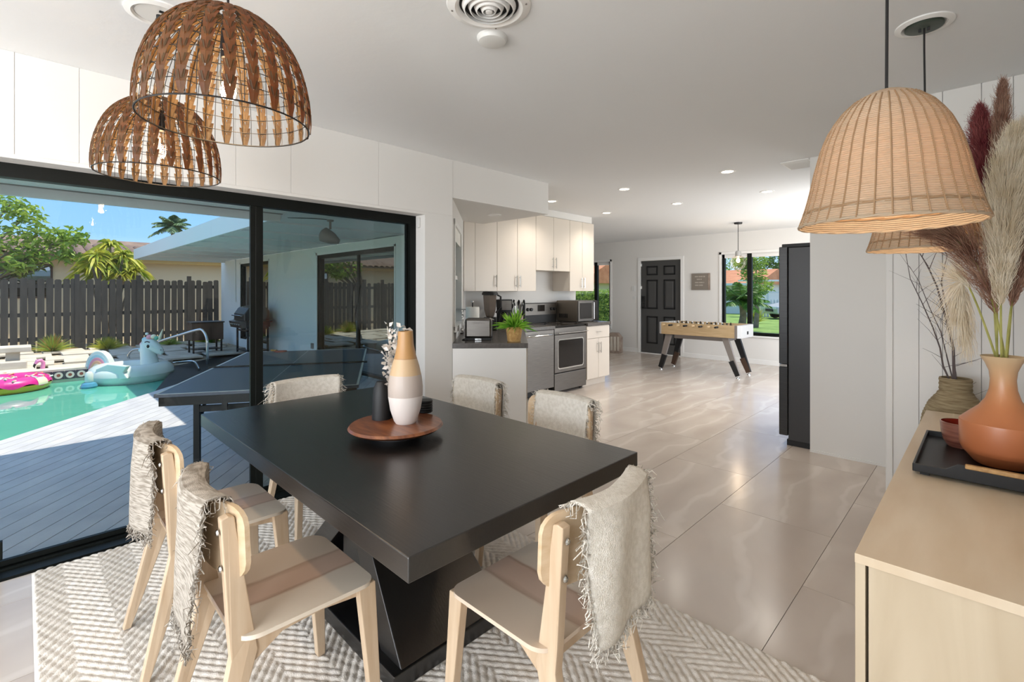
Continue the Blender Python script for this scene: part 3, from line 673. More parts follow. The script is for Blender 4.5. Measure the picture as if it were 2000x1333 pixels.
def make_throw(x0, x1, zf, zb, name, m, label, seed):
    R = random.Random(seed); n1, n2 = 30, 34
    r = thing(name, label, 'throw')
    Lf, Lb = .80-zf, .80-zb; rt = .03; tot = Lf+math.pi*rt*.5+Lb
    wob = [(R.uniform(8, 25), R.uniform(0, 6), R.uniform(.001, .004)) for _ in range(5)]
    def pt(u, v, ext=0):
        x = x0+(x1-x0)*u; s = v*tot; ye = yb(x)-.02*(.1)*2
        wv = sum(a*math.sin(f*x+p+2.5*v) for f, p, a in wob)
        if s < Lf: z = zf+s; y = ye+.022-.04*(z-.7)
        elif s < Lf+math.pi*rt*.5: a = (s-Lf)/(rt*.5); z = .80+rt*.42*math.sin(a); y = ye-.012+.034*math.cos(a)-.004
        else: q = s-Lf-math.pi*rt*.5; z = .80-q; y = ye-.047-.03*q+wv*min(1, q/.1)*2.2
        return (x+.006*math.sin(v*9+seed), y+wv*.5, z)
    MB().grid(lambda u, v: pt(u, v), n1, n2).build('cloth', m, r, smooth=True, solid=.006)
    P = []; K = 5
    def strand(base, d, L):
        b0 = Vector(base); d = Vector(d); q = []
        for i in range(K):
            t_ = i/(K-1); q.append(tuple(b0+d*L*t_+Vector((0, 0, -1))*L*.45*t_*t_+Vector((R.gauss(0, .0022), R.gauss(0, .0022), R.gauss(0, .0022)))*i))
        P.append(q)
    for e, sx in ((0., -1), (1., 1)):
        for i in range(150):
            v = i/149; p = pt(e, v); strand(p, (sx*R.uniform(.5, 1), R.uniform(-.35, .1), R.uniform(-.5, .1)), R.uniform(.022, .042))
    for i in range(130):
        p = pt(i/129, 1.0); strand((p[0], p[1], p[2]+.004), (R.uniform(-.3, .3), R.uniform(-.2, .1), -1), R.uniform(.018, .034))
    for i in range(90):
        p = pt(i/89, 0.0); strand((p[0], p[1], p[2]+.004), (R.uniform(-.3, .3), R.uniform(-.1, .2), -1), R.uniform(.015, .03))
    P = np.array(P); wdt = np.linspace(.0042, .0022, K)[None].repeat(len(P), 0)
    Vl, Fl = ribbons(P, wdt); o = link('fringe', np_mesh('fringe', Vl, Fl), m, r); tag(o, kind='stuff'); return r
ch0 = make_chair()
CH = [(-2.262, .578, 0, 'on the near long side beside the glass door', (-.205, .13, .66, .47), 'throw_grey', 'pale plywood dining chair on the near long side, next to the glass door', 'grey-beige fringed throw over the chair closest to the glass door'),
      (-1.567, .585, 0, '', (-.205, .13, .66, .45), 'throw_grey', 'pale plywood dining chair in front, its striped veneer seat fully in view', 'grey-beige fringed throw over the chair with its striped seat in view'),
      (-.972, 1.11, 90, '', (-.125, .21, .64, .47), 'throw', 'pale plywood dining chair at the table end opposite the glass door, back to the sideboard', 'cream fringed throw hanging down the back of the table-end chair by the sideboard'),
      (-2.235, 1.765, 180, '', (-.18, .19, .60, .52), 'throw', 'pale plywood dining chair across the table, in front of the white peninsula panel', 'cream fringed throw on the chair in front of the white peninsula panel'),
      (-1.575, 1.760, 180, '', (-.18, .165, .60, .52), 'throw', 'pale plywood dining chair across the table, in front of the dishwasher and oven', 'cream fringed throw on the chair in front of the dishwasher and oven'),
      (-2.79, 1.225, -90, '', (-.2, .2, .60, .52), 'throw', 'pale plywood dining chair at the table end against the glass door', 'cream throw over the chair back at the glass-door end of the table')]
for i, (x, y, a, _, tw_, tm, lb, tl) in enumerate(CH):
    c = ch0 if i == 0 else copy_tree(ch0)
    c.location = (x, y, RUGZ); c.rotation_euler[2] = math.radians(a); tag(c, lb, 'chair', 'chairs around the dining table')
    t_ = make_throw(*tw_, 'chair_throw', tm, tl, i+3); t_.location = c.location; t_.rotation_euler = c.rotation_euler; t_['group'] = 'throws on the dining chairs'

# ---- braided dome pendants
def dome_pendant(x, y, label, seed):
    zr, R, Hh = 1.845, .212, .315
    root = thing('dome_pendant', label, 'pendant lamp', (x, y, ZC), group='braided dome pendants over the table')
    def prof(t): a = t*math.pi/2; return R*max(math.cos(a), .0)**.82*(1+.035*math.sin(2*a)), zr-ZC+Hh*math.sin(a)**1.02   # t 0 rim .. 1 top
    NB, NRr = 26, 11
    ts = [i/NRr*.96 for i in range(NRr+1)]
    b = MB()
    for t_ in ts:
        rr, z = prof(t_); b.tube([(rr*math.cos(2*math.pi*k/52), rr*math.sin(2*math.pi*k/52), z) for k in range(52)], .0011 if t_ else .0024, 5, closed=True)
    for k in range(52):
        a = 2*math.pi*k/52+.03; b.tube([(prof(t_)[0]*math.cos(a), prof(t_)[0]*math.sin(a), prof(t_)[1]) for t_ in ts], .0009, 4)
    b.build('wire_frame', 'wire', root)
    def piece():
        b = MB()
        for i in range(NRr):
            t0, t1 = ts[i], ts[i+1]; ta = t0-.012 if i else t0; tb_ = t1+.034 if i < NRr-1 else t1
            for s in (-1, 1):
                hw = .0158*(1 if i < 7 else .8-.12*(i-7))
                def pp(t_, off, lift):
                    rr, z = prof(min(t_, .97)); rr += lift; an = s*off/max(prof(t_)[0], .03); return (rr*math.cos(an), rr*math.sin(an), z)
                b.add([pp(ta, .0, .004), pp(ta, .006, .0045), pp(tb_, hw, .001), pp(tb_, hw*.35, .006), pp((ta+tb_)/2, .0, .006), pp((ta+tb_)/2, hw*.75, .005)], [(0, 1, 5, 4), (4, 5, 2, 3)])
        return b
    for k in range(NB):
        if k == 0: p0 = piece().build('braid', 'braid', root, solid=.0018); o = p0
        else: o = p0.copy(); COL.objects.link(o)
        o.rotation_euler[2] = 2*math.pi*k/NB
    MB().tube([(0, 0, 0), (0, 0, -.05), (0, 0, prof(1)[1]-.05)], .0034, 8).build('cord', 'cord', root)
    MB().lathe([(.001, -.05), (.017, -.05), (.019, -.08), (.019, -.13), (.001, -.13)], 20, (0, 0, prof(1)[1])).build('socket', 'cord', root, smooth=True)
    zb = prof(1)[1]-.13
    bl = MB().lathe([(.012, 0), (.014, -.02), (.028, -.055), (.031, -.08), (.024, -.108), (.001, -.115)], 24, (0, 0, zb)).build('bulb', 'bulbglass', root, smooth=True)
    MB().tube([(.004, 0, zb-.03), (.006, 0, zb-.06), (0, .005, zb-.085), (-.006, 0, zb-.06), (-.004, 0, zb-.03)], .0024, 6).build('filament', 'bulb', bl)
    c = MB(); c.lathe([(.118, .0), (.118, -.006), (.095, -.012), (.088, -.004), (.088, .0)], 48); c.build('canopy_ring', 'trim', root, smooth=True)
    MB().lathe([(.082, -.0005), (.082, -.006), (.001, -.006)], 40).build('canopy_plate', 'plastic_white', root)
    for s in (-1, 1): MB().box(s*.04-.008, -.008, -.0085, s*.04+.008, .008, -.006).build('canopy_screw', 'blackmat', root)
    MB().lathe([(.012, -.006), (.012, -.03), (.005, -.04)], 12).build('strain_relief', 'blackmat', root, smooth=True)
    light('dome_bulb_light', 'POINT', (0, 0, zb-.075), DOME_W, (1, .7, .4), size=.03, parent=root)
    return root
DOME_W, BELL_W = 4, 1.3
dome_pendant(-1.535, .408, 'larger-looking braided brown dome pendant hanging in front, nearer the camera', 1)
dome_pendant(-2.422, .393, 'braided brown dome pendant hanging behind the other, nearer the glass door', 2)

# ---- rattan bell pendants over the sideboard
def bell_pendant(x, y, label):
    z0, R = 1.548, .198
    root = thing('bell_pendant', label, 'pendant lamp', (x, y, ZC), group='rattan bell pendants over the sideboard')
    P = [(0, .198), (.035, .186), (.09, .172), (.15, .160), (.21, .145), (.26, .125), (.30, .098), (.33, .066), (.348, .03), (.352, .012)]
    def rad(h):
        for (h0, r0), (h1, r1) in zip(P, P[1:]):
            if h <= h1: f = (h-h0)/(h1-h0); f = f; return r0+(r1-r0)*f
        return P[-1][1]
    # reeds: stacked rows, each row a half-round ridge both ways
    prof = []; N = 64
    for i in range(N*2+1):
        h = .352*i/(N*2); prof.append((rad(h)+(.0016 if i % 2 else -.0006), z0-ZC+h))
    MB().lathe(prof, 72).build('reed_weave', 'reed', root, smooth=False, solid=.002)
    for k in range(36):
        a = 2*math.pi*k/36
        if k == 0: q = MB().tube([(rad(h)+.0022, 0, z0-ZC+h) for h in [.352*i/14 for i in range(14)]], .0021, 5).build('rib', 'reedrib', root, smooth=True); o = q
        else: o = q.copy(); COL.objects.link(o)
        o.rotation_euler[2] = a
    for h in (.0, .036):
        b = MB(); n = 90
        for ph in (0, math.pi): b.tube([((rad(h)+.002*math.cos(k*.7+ph))*math.cos(2*math.pi*k/n), (rad(h)+.002*math.cos(k*.7+ph))*math.sin(2*math.pi*k/n), z0-ZC+h+.002*math.sin(k*.7+ph)) for k in range(n)], .0028, 6, closed=True)
        b.build('rim_band', 'reedrib' if h else 'reed', root, smooth=True)
    MB().tube([(0, 0, 0), (0, 0, -.1), (.002, 0, -.3), (0, 0, z0-ZC+.30)], .0036, 8).build('cord', 'cord', root)
    zb = z0-ZC+.24
    MB().lathe([(.001, .06), (.018, .06), (.02, 0), (.001, 0)], 18, (0, 0, zb)).build('socket', 'cord', root)
    MB().lathe([(.012, 0), (.026, -.035), (.03, -.06), (.022, -.085), (.001, -.09)], 24, (0, 0, zb)).build('bulb', 'bulb', root, smooth=True)
    MB().lathe([(.10, .0), (.10, -.006), (.078, -.012), (.07, -.003)], 48).build('canopy_ring', 'trim', root, smooth=True)
    MB().lathe([(.066, -.004), (.066, -.014), (.058, -.017), (.001, -.017)], 40).build('canopy_plate', 'greenblack', root, smooth=True)
    for s in (-1, 1): MB().box(s*.014-.005, -.005, -.028, s*.014+.005, .005, -.017).build('canopy_screw', 'blackmat', root)
    light('bell_bulb_light', 'POINT', (0, 0, zb-.12), BELL_W, (1, .76, .54), size=.03, parent=root)
M['greenblack'] = mat('dark_green_metal', '#3b453b', .45)
bell_pendant(-.187, 1.60, 'pale rattan bell pendant nearest the camera, in front of the plumes')
bell_pendant(-.187, 2.70, 'pale rattan bell pendant farther back, mostly hidden behind the near one')

# ---- ceiling fittings
c = oz(955, 10, ZC); r = thing('round_air_vent', 'round white ceiling diffuser with concentric rings', 'air vent', (c[0], c[1], ZC))
MB().lathe([(.168, 0), (.165, -.006), (.135, -.016), (.125, -.012), (.118, .0)], 64).build('outer_ring', 'trim', r, smooth=True)
for i, q in enumerate((.104, .08, .056, .032)):
    MB().lathe([(q+.004, -.004-.002*i), (q-.004, -.022-.002*i), (q-.009, -.024-.002*i), (q-.004, -.006-.002*i)], 56).build('cone_ring', 'trim', r, smooth=True)
MB().lathe([(.016, -.014), (.013, -.03), (.001, -.031)], 32).build('centre_cap', 'trim', r, smooth=True)
MB().lathe([(.118, -.0008), (.001, -.0008)], 40).build('duct', 'blackmat', r)
for a in (.6, 2.2, 3.8, 5.4): MB().lathe([(.001, -.014), (.004, -.0135), (.004, -.010)], 10, (.15*math.cos(a), .15*math.sin(a), 0)).build('screw', 'greypaint', r)
c = oz(961, 73, ZC); o = MB().lathe([(.068, 0), (.068, -.008), (.06, -.022), (.045, -.026), (.001, -.026)], 48).build('smoke_detector', 'plastic_white', None, (c[0], c[1], ZC), smooth=True)
tag(o, 'round white smoke detector on the ceiling beside the diffuser', 'smoke detector')
c = (-1.19, 4.87); r = thing('ceiling_register', 'small white louvred air register on the ceiling near the fridge', 'air vent', (c[0], c[1], ZC))
b = MB(); b.box(-.11, -.16, -.008, .11, -.14, 0); b.box(-.11, .14, -.008, .11, .16, 0); b.box(-.11, -.14, -.008, -.095, .14, 0); b.box(.095, -.14, -.008, .11, .14, 0); b.build('frame', 'trim', r)
for k in range(7): MB().beam((-.095, -.12+.04*k, -.008), (.095, -.12+.04*k, -.008), .022, .003, up=(0, .6, .8)).build('louvre', 'trim', r)
MB().box(-.095, -.14, -.002, .095, .14, -.0005).build('duct', 'greypaint', r)
dl = [((-1.75, 4.70), 'recessed downlight nearest the fridge'), ((-2.87, 4.70), 'recessed downlight in the middle of the nearer row'), ((-3.91, 4.69), 'recessed downlight by the end of the kitchen soffit'),
      ((-1.78, 5.96), 'recessed downlight above the fridge side of the farther row'), ((-2.86, 5.96), 'recessed downlight in the middle of the farther row'), ((-3.93, 5.95), 'recessed downlight beside the kitchen cabinets, farther row')]
for (x, y), lb in dl+[((-3.73, 3.52), 'unlit recessed downlight in the dropped kitchen soffit')]:
    on = y != 3.52; z = ZC if on else 2.183; r = thing('recessed_downlight', lb, 'downlight', (x, y, z), group='recessed ceiling downlights')
    MB().lathe([(.075, 0), (.074, -.004), (.055, -.006), (.05, -.001)], 32).build('trim_ring', 'trim', r, smooth=True)
    MB().lathe([(.05, -.002), (.001, -.002)], 32).build('lens', 'led' if on else 'plastic_white', r)
    if on: light('downlight_lamp', 'SPOT', (0, 0, -.02), DOWN, (1, .92, .82), rot=(0, 0, 0), size=.05, parent=r, spot_size=math.radians(140), spot_blend=.8)

# ---- sideboard and the things on it
SX0, SX1, SY0, SY1, SZ = -.221, .215, 1.38, 3.30, .75
so = (0, 2.34, 0); sb = thing('sideboard', 'pale oak sideboard under the rattan bell pendants', 'sideboard', so)
MB(so).box(SX0, SY0, SZ-.022, SX1, SY1, SZ).build('top', 'sideboard', sb, bevel=.001)
MB(so).box(SX0+.026, SY0+.006, .1, SX1, SY0+.028, SZ-.022).build('side_panel', 'sidepanel', sb)
MB(so).box(SX0+.026, SY1-.028, .1, SX1, SY1-.006, SZ-.022).build('side_panel', 'sidepanel', sb)
MB(so).box(SX0+.03, SY0+.028, .1, SX1, SY1-.028, .12).build('bottom_panel', 'sidepanel', sb)
MB(so).box(SX0+.024, SY0+.04, .12, SX0+.03, SY1-.04, SZ-.03).build('inner_frame', 'blackmat', sb)
for k in range(4):
    y = SY0+.006+k*.477; d = MB(so).box(SX0, y, .1, SX0+.02, y+.474, SZ-.024).build('door', 'sidepanel', sb, bevel=.001)
for x in (SX0+.05, SX1-.06):
    for y in (SY0+.08, SY1-.12): MB(so).box(x, y, 0, x+.035, y+.035, .1).build('leg', 'sideboard', sb)
# tray, turned a little
A = oz(1782, 912, SZ+.03); Bp = oz(1806, 843, SZ+.03); D = oz(2000, 962, SZ+.03)
trx = thing('serving_tray', 'black lacquered serving tray with cane-wrapped handles on the sideboard', 'tray', (.058, 2.385, SZ))
hx, hy = .235, .27
pr = (-hx, hx)
def rim(b, pts, th=.008, h0=.014, h1=.036): 
    for (p, q) in pts: b.beam((p[0], p[1], (h0+h1)/2), (q[0], q[1], (h0+h1)/2), th, h1-h0)
trx.rotation_euler[2] = math.radians(0)
MB().box(-hx, -hy, .012, hx, hy, .019).build('tray_base', 'tray', trx, bevel=.002)
b = MB(); b.box(-hx, -hy, .012, -hx+.008, hy, .038); b.build('side_wall', 'tray', trx, bevel=.002); MB().box(hx-.008, -hy, .012, hx, hy, .038).build('side_wall', 'tray', trx, bevel=.002)
for s in (-1, 1):
    y = s*hy
    b = MB(); b.prism([(-hx, .012), (hx, .012), (hx, .038), (.15, .04), (.12, .062), (-.12, .062), (-.15, .04), (-hx, .038)], y-.004, y+.004, 'y'); e = b.build('end_wall', 'tray', trx, bevel=.002)
    MB().box(-.105, y-.008, .052, .105, y+.008, .066).build('handle_wrap', 'cane', e, bevel=.003)
for x in (-1, 1):
    for y in (-1, 1): MB().box(x*(hx-.03)-.012, y*(hy-.03)-.012, 0, x*(hx-.03)+.012, y*(hy-.03)+.012, .012).build('foot', 'tray', trx)
TRZ = SZ+.019
vb = (.043, 2.37)
prof = [(.001, 0), (.066, 0), (.075, .006), (.104, .042), (.1045, .0425), (.112, .062), (.1135, .14), (.1125, .1485), (.1118, .149), (.09, .172), (.062, .2), (.045, .228), (.0355, .262), (.033, .295), (.036, .325), (.046, .352), (.059, .375), (.055, .377), (.042, .355), (.03, .32), (.028, .26), (.001, .2)]
o = MB().lathe(prof, 56).build('terracotta_vase', 'terracotta', None, (vb[0], vb[1], TRZ), smooth=True); tag(o, 'terracotta coloured vase with flared pale neck holding the pampas plumes', 'vase')
bc = (-.068, 2.545)
r = thing('wooden_bowl', 'dark reddish wooden cup beside the terracotta vase on the tray', 'bowl', (bc[0], bc[1], TRZ))
MB().lathe([(.001, 0), (.040, 0), (.052, .02), (.059, .055), (.062, .092), (.058, .094)], 40).build('bowl_body', 'bowl', r, smooth=True)
MB().lathe([(.0575, .093), (.053, .05), (.042, .014), (.001, .012)], 40).build('bowl_inside', 'bowlin', r, smooth=True)
# pampas plumes
def plume(name, label, top, ctrl, plen, pr_, m, n, sl, seed, base=None):
    R = np.random.default_rng(seed); r = thing(name, label, 'pampas grass', (vb[0], vb[1], TRZ), group='pampas plumes in the terracotta vase')
    base = base or (R.uniform(-.018, .018), R.uniform(-.018, .018), .25); B0, C0, T0 = (np.array(q) for q in (base, ctrl, top))
    bez = lambda t: (1-t)[:, None]**2*B0+2*((1-t)*t)[:, None]*C0+(t**2)[:, None]*T0
    MB().tube([tuple(q) for q in bez(np.linspace(0, .97, 14))], [.0042-.0025*i/13 for i in range(14)], 6).build('stem', 'stem', r, smooth=True)
    t0 = 1-plen; tt = t0+(1-t0)*R.uniform(0, 1, n)**.9; Q = bez(tt); T = bez(np.minimum(tt+.01, 1.01))-Q; T /= np.linalg.norm(T, axis=1, keepdims=True)
    a = R.normal(size=(n, 3)); S = np.cross(T, a); S /= np.linalg.norm(S, axis=1, keepdims=True)
    f = (tt-t0)/(1-t0); w_ = np.sin(np.pi*np.clip(f*.9+.1, 0, 1))**.7; L = sl*(.45+.75*w_)*R.uniform(.6, 1.15, n)
    K = 5; s = np.linspace(0, 1, K)[None, :, None]; out = (pr_*w_*R.uniform(.5, 1.1, n))[:, None, None]
    P = Q[:, None]+T[:, None]*L[:, None, None]*s+S[:, None]*out*np.sqrt(s)-np.array([0, 0, 1.])*(L[:, None, None]*.22*s**2)+R.normal(0, .006, (n, K, 3))*s
    wd = np.linspace(.0024, .0005, K)[None].repeat(n, 0); Vl, Fl = ribbons(P, wd); o = link('plume', np_mesh('plume', Vl, Fl), m, r); tag(o, kind='stuff')
def rel(u, v, d): q = od(u, v, d); return (q[0]-vb[0], q[1]-vb[1], q[2]-TRZ)
plume('pampas_stem', 'broad cream pampas plume in front, rising straight up', rel(1975, 275, 1.60), rel(1945, 520, 1.62), .66, .06, 'plume_cream', 5200, .17, 1)
plume('pampas_stem', 'deep burgundy pampas plume just behind the near bell pendant', rel(1915, 218, 1.85), rel(1935, 480, 1.85), .44, .062, 'plume_red', 3800, .10, 2)
plume('pampas_stem', 'tall slim burgundy-tipped plume reaching highest toward the ceiling', rel(1958, 175, 1.75), rel(1945, 420, 1.74), .40, .03, 'plume_brown', 1900, .12, 3)
plume('pampas_stem', 'brown feathery plume leaning left under the bell pendant', rel(1835, 455, 1.70), rel(1940, 480, 1.68), .7, .08, 'plume_brown', 750, .17, 4)
plume('pampas_stem', 'soft cream plume drooping left toward the branches', rel(1885, 655, 1.80), rel(1850, 400, 1.78), .6, .05, 'plume_cream', 650, .16, 5)
plume('pampas_stem', 'cream pampas plume cut by the picture edge behind the broad one', rel(2005, 255, 1.72), rel(1985, 500, 1.70), .6, .05, 'plume_cream', 3000, .17, 6)
plume('pampas_stem', 'brown plume leaning out past the picture edge', rel(2030, 420, 1.62), rel(1965, 540, 1.62), .6, .05, 'plume_brown', 1500, .15, 7)
# seagrass floor basket with bare branches between sideboard and wall
bk = (-.115, 3.50)
prof = [(.001, 0), (.13, 0), (.15, .1), (.155, .35), (.15, .6), (.135, .70), (.112, .765), (.078, .815), (.066, .835), (.066, .905)]
pp = []
for (r0, z0), (r1, z1) in zip(prof[1:], prof[2:]):
    n = max(2, int((abs(z1-z0)+abs(r1-r0))/.011)); pp += [(r0+(r1-r0)*i/n+(.003 if i % 2 else 0), z0+(z1-z0)*i/n) for i in range(n)]
o = MB().lathe([(.001, 0)]+pp+[(.066, .905), (.058, .905), (.056, .8), (.001, .75)], 48).build('seagrass_vase', 'seagrass', None, (bk[0], bk[1], 0), smooth=True)
tag(o, 'tall seagrass bottle-shaped floor vase behind the sideboard', 'vase')
def branch(label, pts, r0, seed):
    R = random.Random(seed); W = [oy(u, v, bk[1]+dy) for u, v, dy in pts]; r = thing('dried_branch', label, 'branch', (bk[0], bk[1], .78), group='bare branches in the seagrass vase'); o = (bk[0], bk[1], .78)
    P = [(bk[0]+rnd.uniform(-.015, .015), bk[1], .78)]+W
    MB(o).tube(P, [1.35*r0*(1-.75*i/(len(P)-1)) for i in range(len(P))], 6).build('main_stem', 'twig', r, smooth=True)
    b = MB(o)
    for i in range(1, len(P)):
        for k in range(2):
            p = Vector(P[i-1]).lerp(Vector(P[i]), R.random()); d = Vector((R.uniform(-1, 1), R.uniform(-.5, .5), R.uniform(.2, 1))).normalized(); L = R.uniform(.05, .16)
            b.tube([p, p+d*L*.5+Vector((0, 0, .01)), p+d*L+Vector((R.uniform(-.02, .02), 0, .02))], [r0*.35, r0*.25, r0*.12], 5)
    tag(b.build('twigs', 'twig', r), kind='stuff')
branch('thick bare branch leaning left out of the seagrass vase', [(1862, 680, 0), (1848, 625, -.02), (1830, 560, -.03), (1812, 520, -.05), (1790, 485, -.06)], .006, 1)
branch('thin bare branch at the left of the seagrass vase', [(1842, 715, 0), (1836, 680, .02), (1822, 640, .02), (1800, 590, .03), (1778, 545, .03), (1768, 490, .03)], .004, 2)
branch('fine wispy branch between the two thicker ones', [(1850, 700, .01), (1838, 650, .03), (1815, 600, .04), (1795, 550, .04), (1776, 520, .04)], .003, 3)
branch('slender bare branch bending right toward the plumes', [(1862, 690, -.01), (1856, 640, -.02), (1845, 585, -.02), (1838, 550, 0), (1850, 500, 0), (1838, 470, 0)], .0035, 4)

# ================================================================== KITCHEN
XU, XB = -4.33, -4.03                      # fronts of the wall cabinets and of the base run
def yat(px, x): return ox(px, 500, x)[1]
def bar_handle(b, p, q, off): # thin bar with two posts; off points out of the door
    p, q, off = Vector(p), Vector(q), Vector(off); b.tube([p+off, q+off], .005, 8)
    for e in (.15, .85): c = p.lerp(q, e); b.tube([c, c+off], .004, 6)
    return b
def wall_cabinet(label, y0, y1, z0, z1, doors, hz, hand):
    o = (XK, y0, z0); r = thing('wall_cabinet', label, 'cabinet', o, group='cream kitchen wall cabinets')
    MB(o).box(XK+.002, y0+.001, z0, XU-.02, y1-.001, z1).build('body', 'cab', r)
    w_ = (y1-y0)/doors
    for k in range(doors):
        a, c = y0+k*w_, y0+(k+1)*w_
        d = MB(o).box(XU-.019, a+.002, z0, XU, c-.002, z1-.002).build('door', 'cab', r, bevel=.002)
        if hand[k]:
            hy_ = c-.035 if hand[k] == 'r' else a+.035
            bar_handle(MB(o), (XU, hy_, hz), (XU, hy_, hz+.15), (.025, 0, 0)).build('handle', 'chrome', d, smooth=True)
Y = [yat(p, XU) for p in (912, 928, 971, 1010, 1047, 1113, 1160)]
Y[1] = max(Y[1], 3.72)
o = MB((XK, Y[0], 1.37)).box(XK+.3, 3.60, 1.37, XU, Y[1]-.002, 2.41).build('filler_panel', 'cab', None, (XK, Y[0], 1.37)); tag(o, 'narrow cream filler panel between kitchen window and first wall cabinet', 'panel')
wall_cabinet('single-door cream wall cabinet above the paper towel and blender', Y[1], Y[2], 1.37, 2.41, 1, 1.42, ['r'])
wall_cabinet('two-door cream wall cabinet above the coffee maker', Y[2]+.001, Y[4], 1.37, 2.41, 2, 1.42, ['r', 'l'])
wall_cabinet('short two-door cream wall cabinet raised above the range', Y[4]+.001, Y[5], 1.655, 2.41, 2, 1.69, ['r', 'l'])
wall_cabinet('two-door cream wall cabinet above the microwave, last of the row', Y[5]+.001, Y[6], 1.37, 2.41, 2, 1.42, ['r', 'l'])
# worktops
RG0, RG1 = 4.885, 5.60
F0 = DW0+DN*.66
o = MB().prism([(DW0.x, DW0.y), (F0.x, F0.y), (XB+.02, 4.28), (XB+.02, RG0-.004), (XK+.002, RG0-.004), (XK+.002, 3.905)][::-1], .872, .915).build('worktop', 'counter', None, bevel=.002); tag(o, 'dark grey quartz worktop turning the corner under the kitchen window', 'worktop')
o = MB().box(XK+.002, RG1+.004, .872, XB+.02, YK+.02, .915).build('worktop', 'counter', None, bevel=.002); tag(o, 'short dark grey quartz worktop under the microwave', 'worktop')
# base run under the window: end panel toward the table
o = (DW0.x, DW0.y, 0); r = thing('sink_base_cabinet', 'white-panelled base cabinet run under the kitchen window, its end panel facing the table', 'cabinet', o)
G = lambda u, n: ((DW0+DU*u+DN*n).x, (DW0+DU*u+DN*n).y)
MB(o).prism([G(.02, .002), G(.02, .635), G(.9, .635), G(.9, .002)], .09, .87).build('body', 'cab', r)
MB(o).prism([G(.002, .002), G(.002, .645), G(.018, .645), G(.018, .002)], 0, .871).build('end_panel', 'wall', r, bevel=.002)
for k in range(2):
    u0 = .03+k*.43; d = MB(o).prism([G(u0, .637), G(u0, .655), G(u0+.42, .655), G(u0+.42, .637)], .1, .865).build('door', 'cab', r)
    a = G(u0+(.39 if k == 0 else .03), .655); bar_handle(MB(o), (a[0], a[1], .68), (a[0], a[1], .83), tuple(DN*.025)).build('handle', 'chrome', d, smooth=True)
# dishwasher
o = (XB, 4.285, 0); r = thing('dishwasher', 'stainless steel dishwasher left of the range', 'dishwasher', o)
MB(o).box(XK+.1, 4.29, .1, XB-.03, RG0-.006, .87).build('body', 'blackmat', r)
MB(o).box(XB-.03, 4.29, .11, XB, RG0-.006, .868).build('door', 'steel', r, bevel=.006)
b = MB(o); b.tube([(XB, 4.33, .80), (XB+.03, 4.37, .805), (XB+.045, 4.58, .81), (XB+.03, RG0-.08, .805), (XB, RG0-.04, .80)], .014, 10); b.build('handle', 'chrome', r, smooth=True)
for y in (4.36, RG0-.07): MB(o).lathe([(.018, 0), (.014, .1)], 10, (XB-.06, y, 0), cap0=True).build('foot', 'chrome', r)
MB(o).box(XB-.1, 4.29, .02, XB-.09, RG0-.006, .1).build('toe_panel', 'blackmat', r)
# range
o = (XB, RG0, 0); r = thing('range_cooker', 'stainless steel electric range with black glass cooktop', 'range', o)
MB(o).box(XK+.02, RG0, .03, XB-.035, RG1, .885).build('body', 'blackmat', r, bevel=.003)
MB(o).box(XK+.02, RG0, .886, XB-.01, RG1, .91).build('cooktop', 'screen', r, bevel=.004)
d = MB(o).box(XB-.035, RG0+.006, .285, XB, RG1-.006, .79).build('oven_door', 'steel', r, bevel=.006)
MB((XB, 0, 0)).prism(rounded(.27, .345, .715, .03), XB-.001, XB+.004, 'x').build('oven_window', 'screen', d, (0, .3575, 0))
MB((XB, 0, 0)).prism(rounded(.285, .33, .73, .035), XB-.002, XB+.002, 'x').build('window_frame', 'chrome', d, (0, .3575, 0))
bar_handle(MB(o), (XB, RG0+.03, .815), (XB, RG1-.03, .815), (.05, 0, 0)).build('handle', 'chrome', d, smooth=True)
MB(o).box(XB-.035, RG0+.006, .795, XB-.004, RG1-.006, .882).build('front_rail', 'steel', r, bevel=.003)
MB(o).box(XB-.035, RG0+.006, .04, XB-.002, RG1-.006, .275).build('drawer', 'steel', r, bevel=.006)
g = MB(o).box(XK+.03, RG0+.005, .91, XK+.085, RG1-.005, 1.2).build('back_guard', 'blackmat', r, bevel=.004)
MB(o).box(XK+.085, RG0+.02, 1.03, XK+.09, RG1-.02, 1.19).build('control_panel', 'steel', g)
MB(o).box(XK+.09, RG0+.28, 1.08, XK+.094, RG0+.43, 1.17).build('display', 'screen', g)
for y in (.07, .14, .58, .65):
    q = MB().lathe([(.024, 0), (.022, .02), (.001, .022)], 20); q.v = [(v[2], v[0], v[1]) for v in q.v]; q.build('knob', 'blackmat', g, (XK+.09-XB, y, 1.11), smooth=True)
for i, (x, y, rr) in enumerate(((-.18, .19, .1), (-.18, .52, .08), (-.45, .19, .08), (-.45, .52, .1))):
    MB().tube([(rr*math.cos(a*math.pi/18), rr*math.sin(a*math.pi/18), 0) for a in range(36)], .001, 4, closed=True).build('burner_ring', 'greypaint', r, (x, y, .911))
for y in (.04, .67): MB(o).lathe([(.02, 0), (.018, .03)], 12, (XB-.08, RG0+y, 0), cap0=True).build('foot', 'blackmat', r)
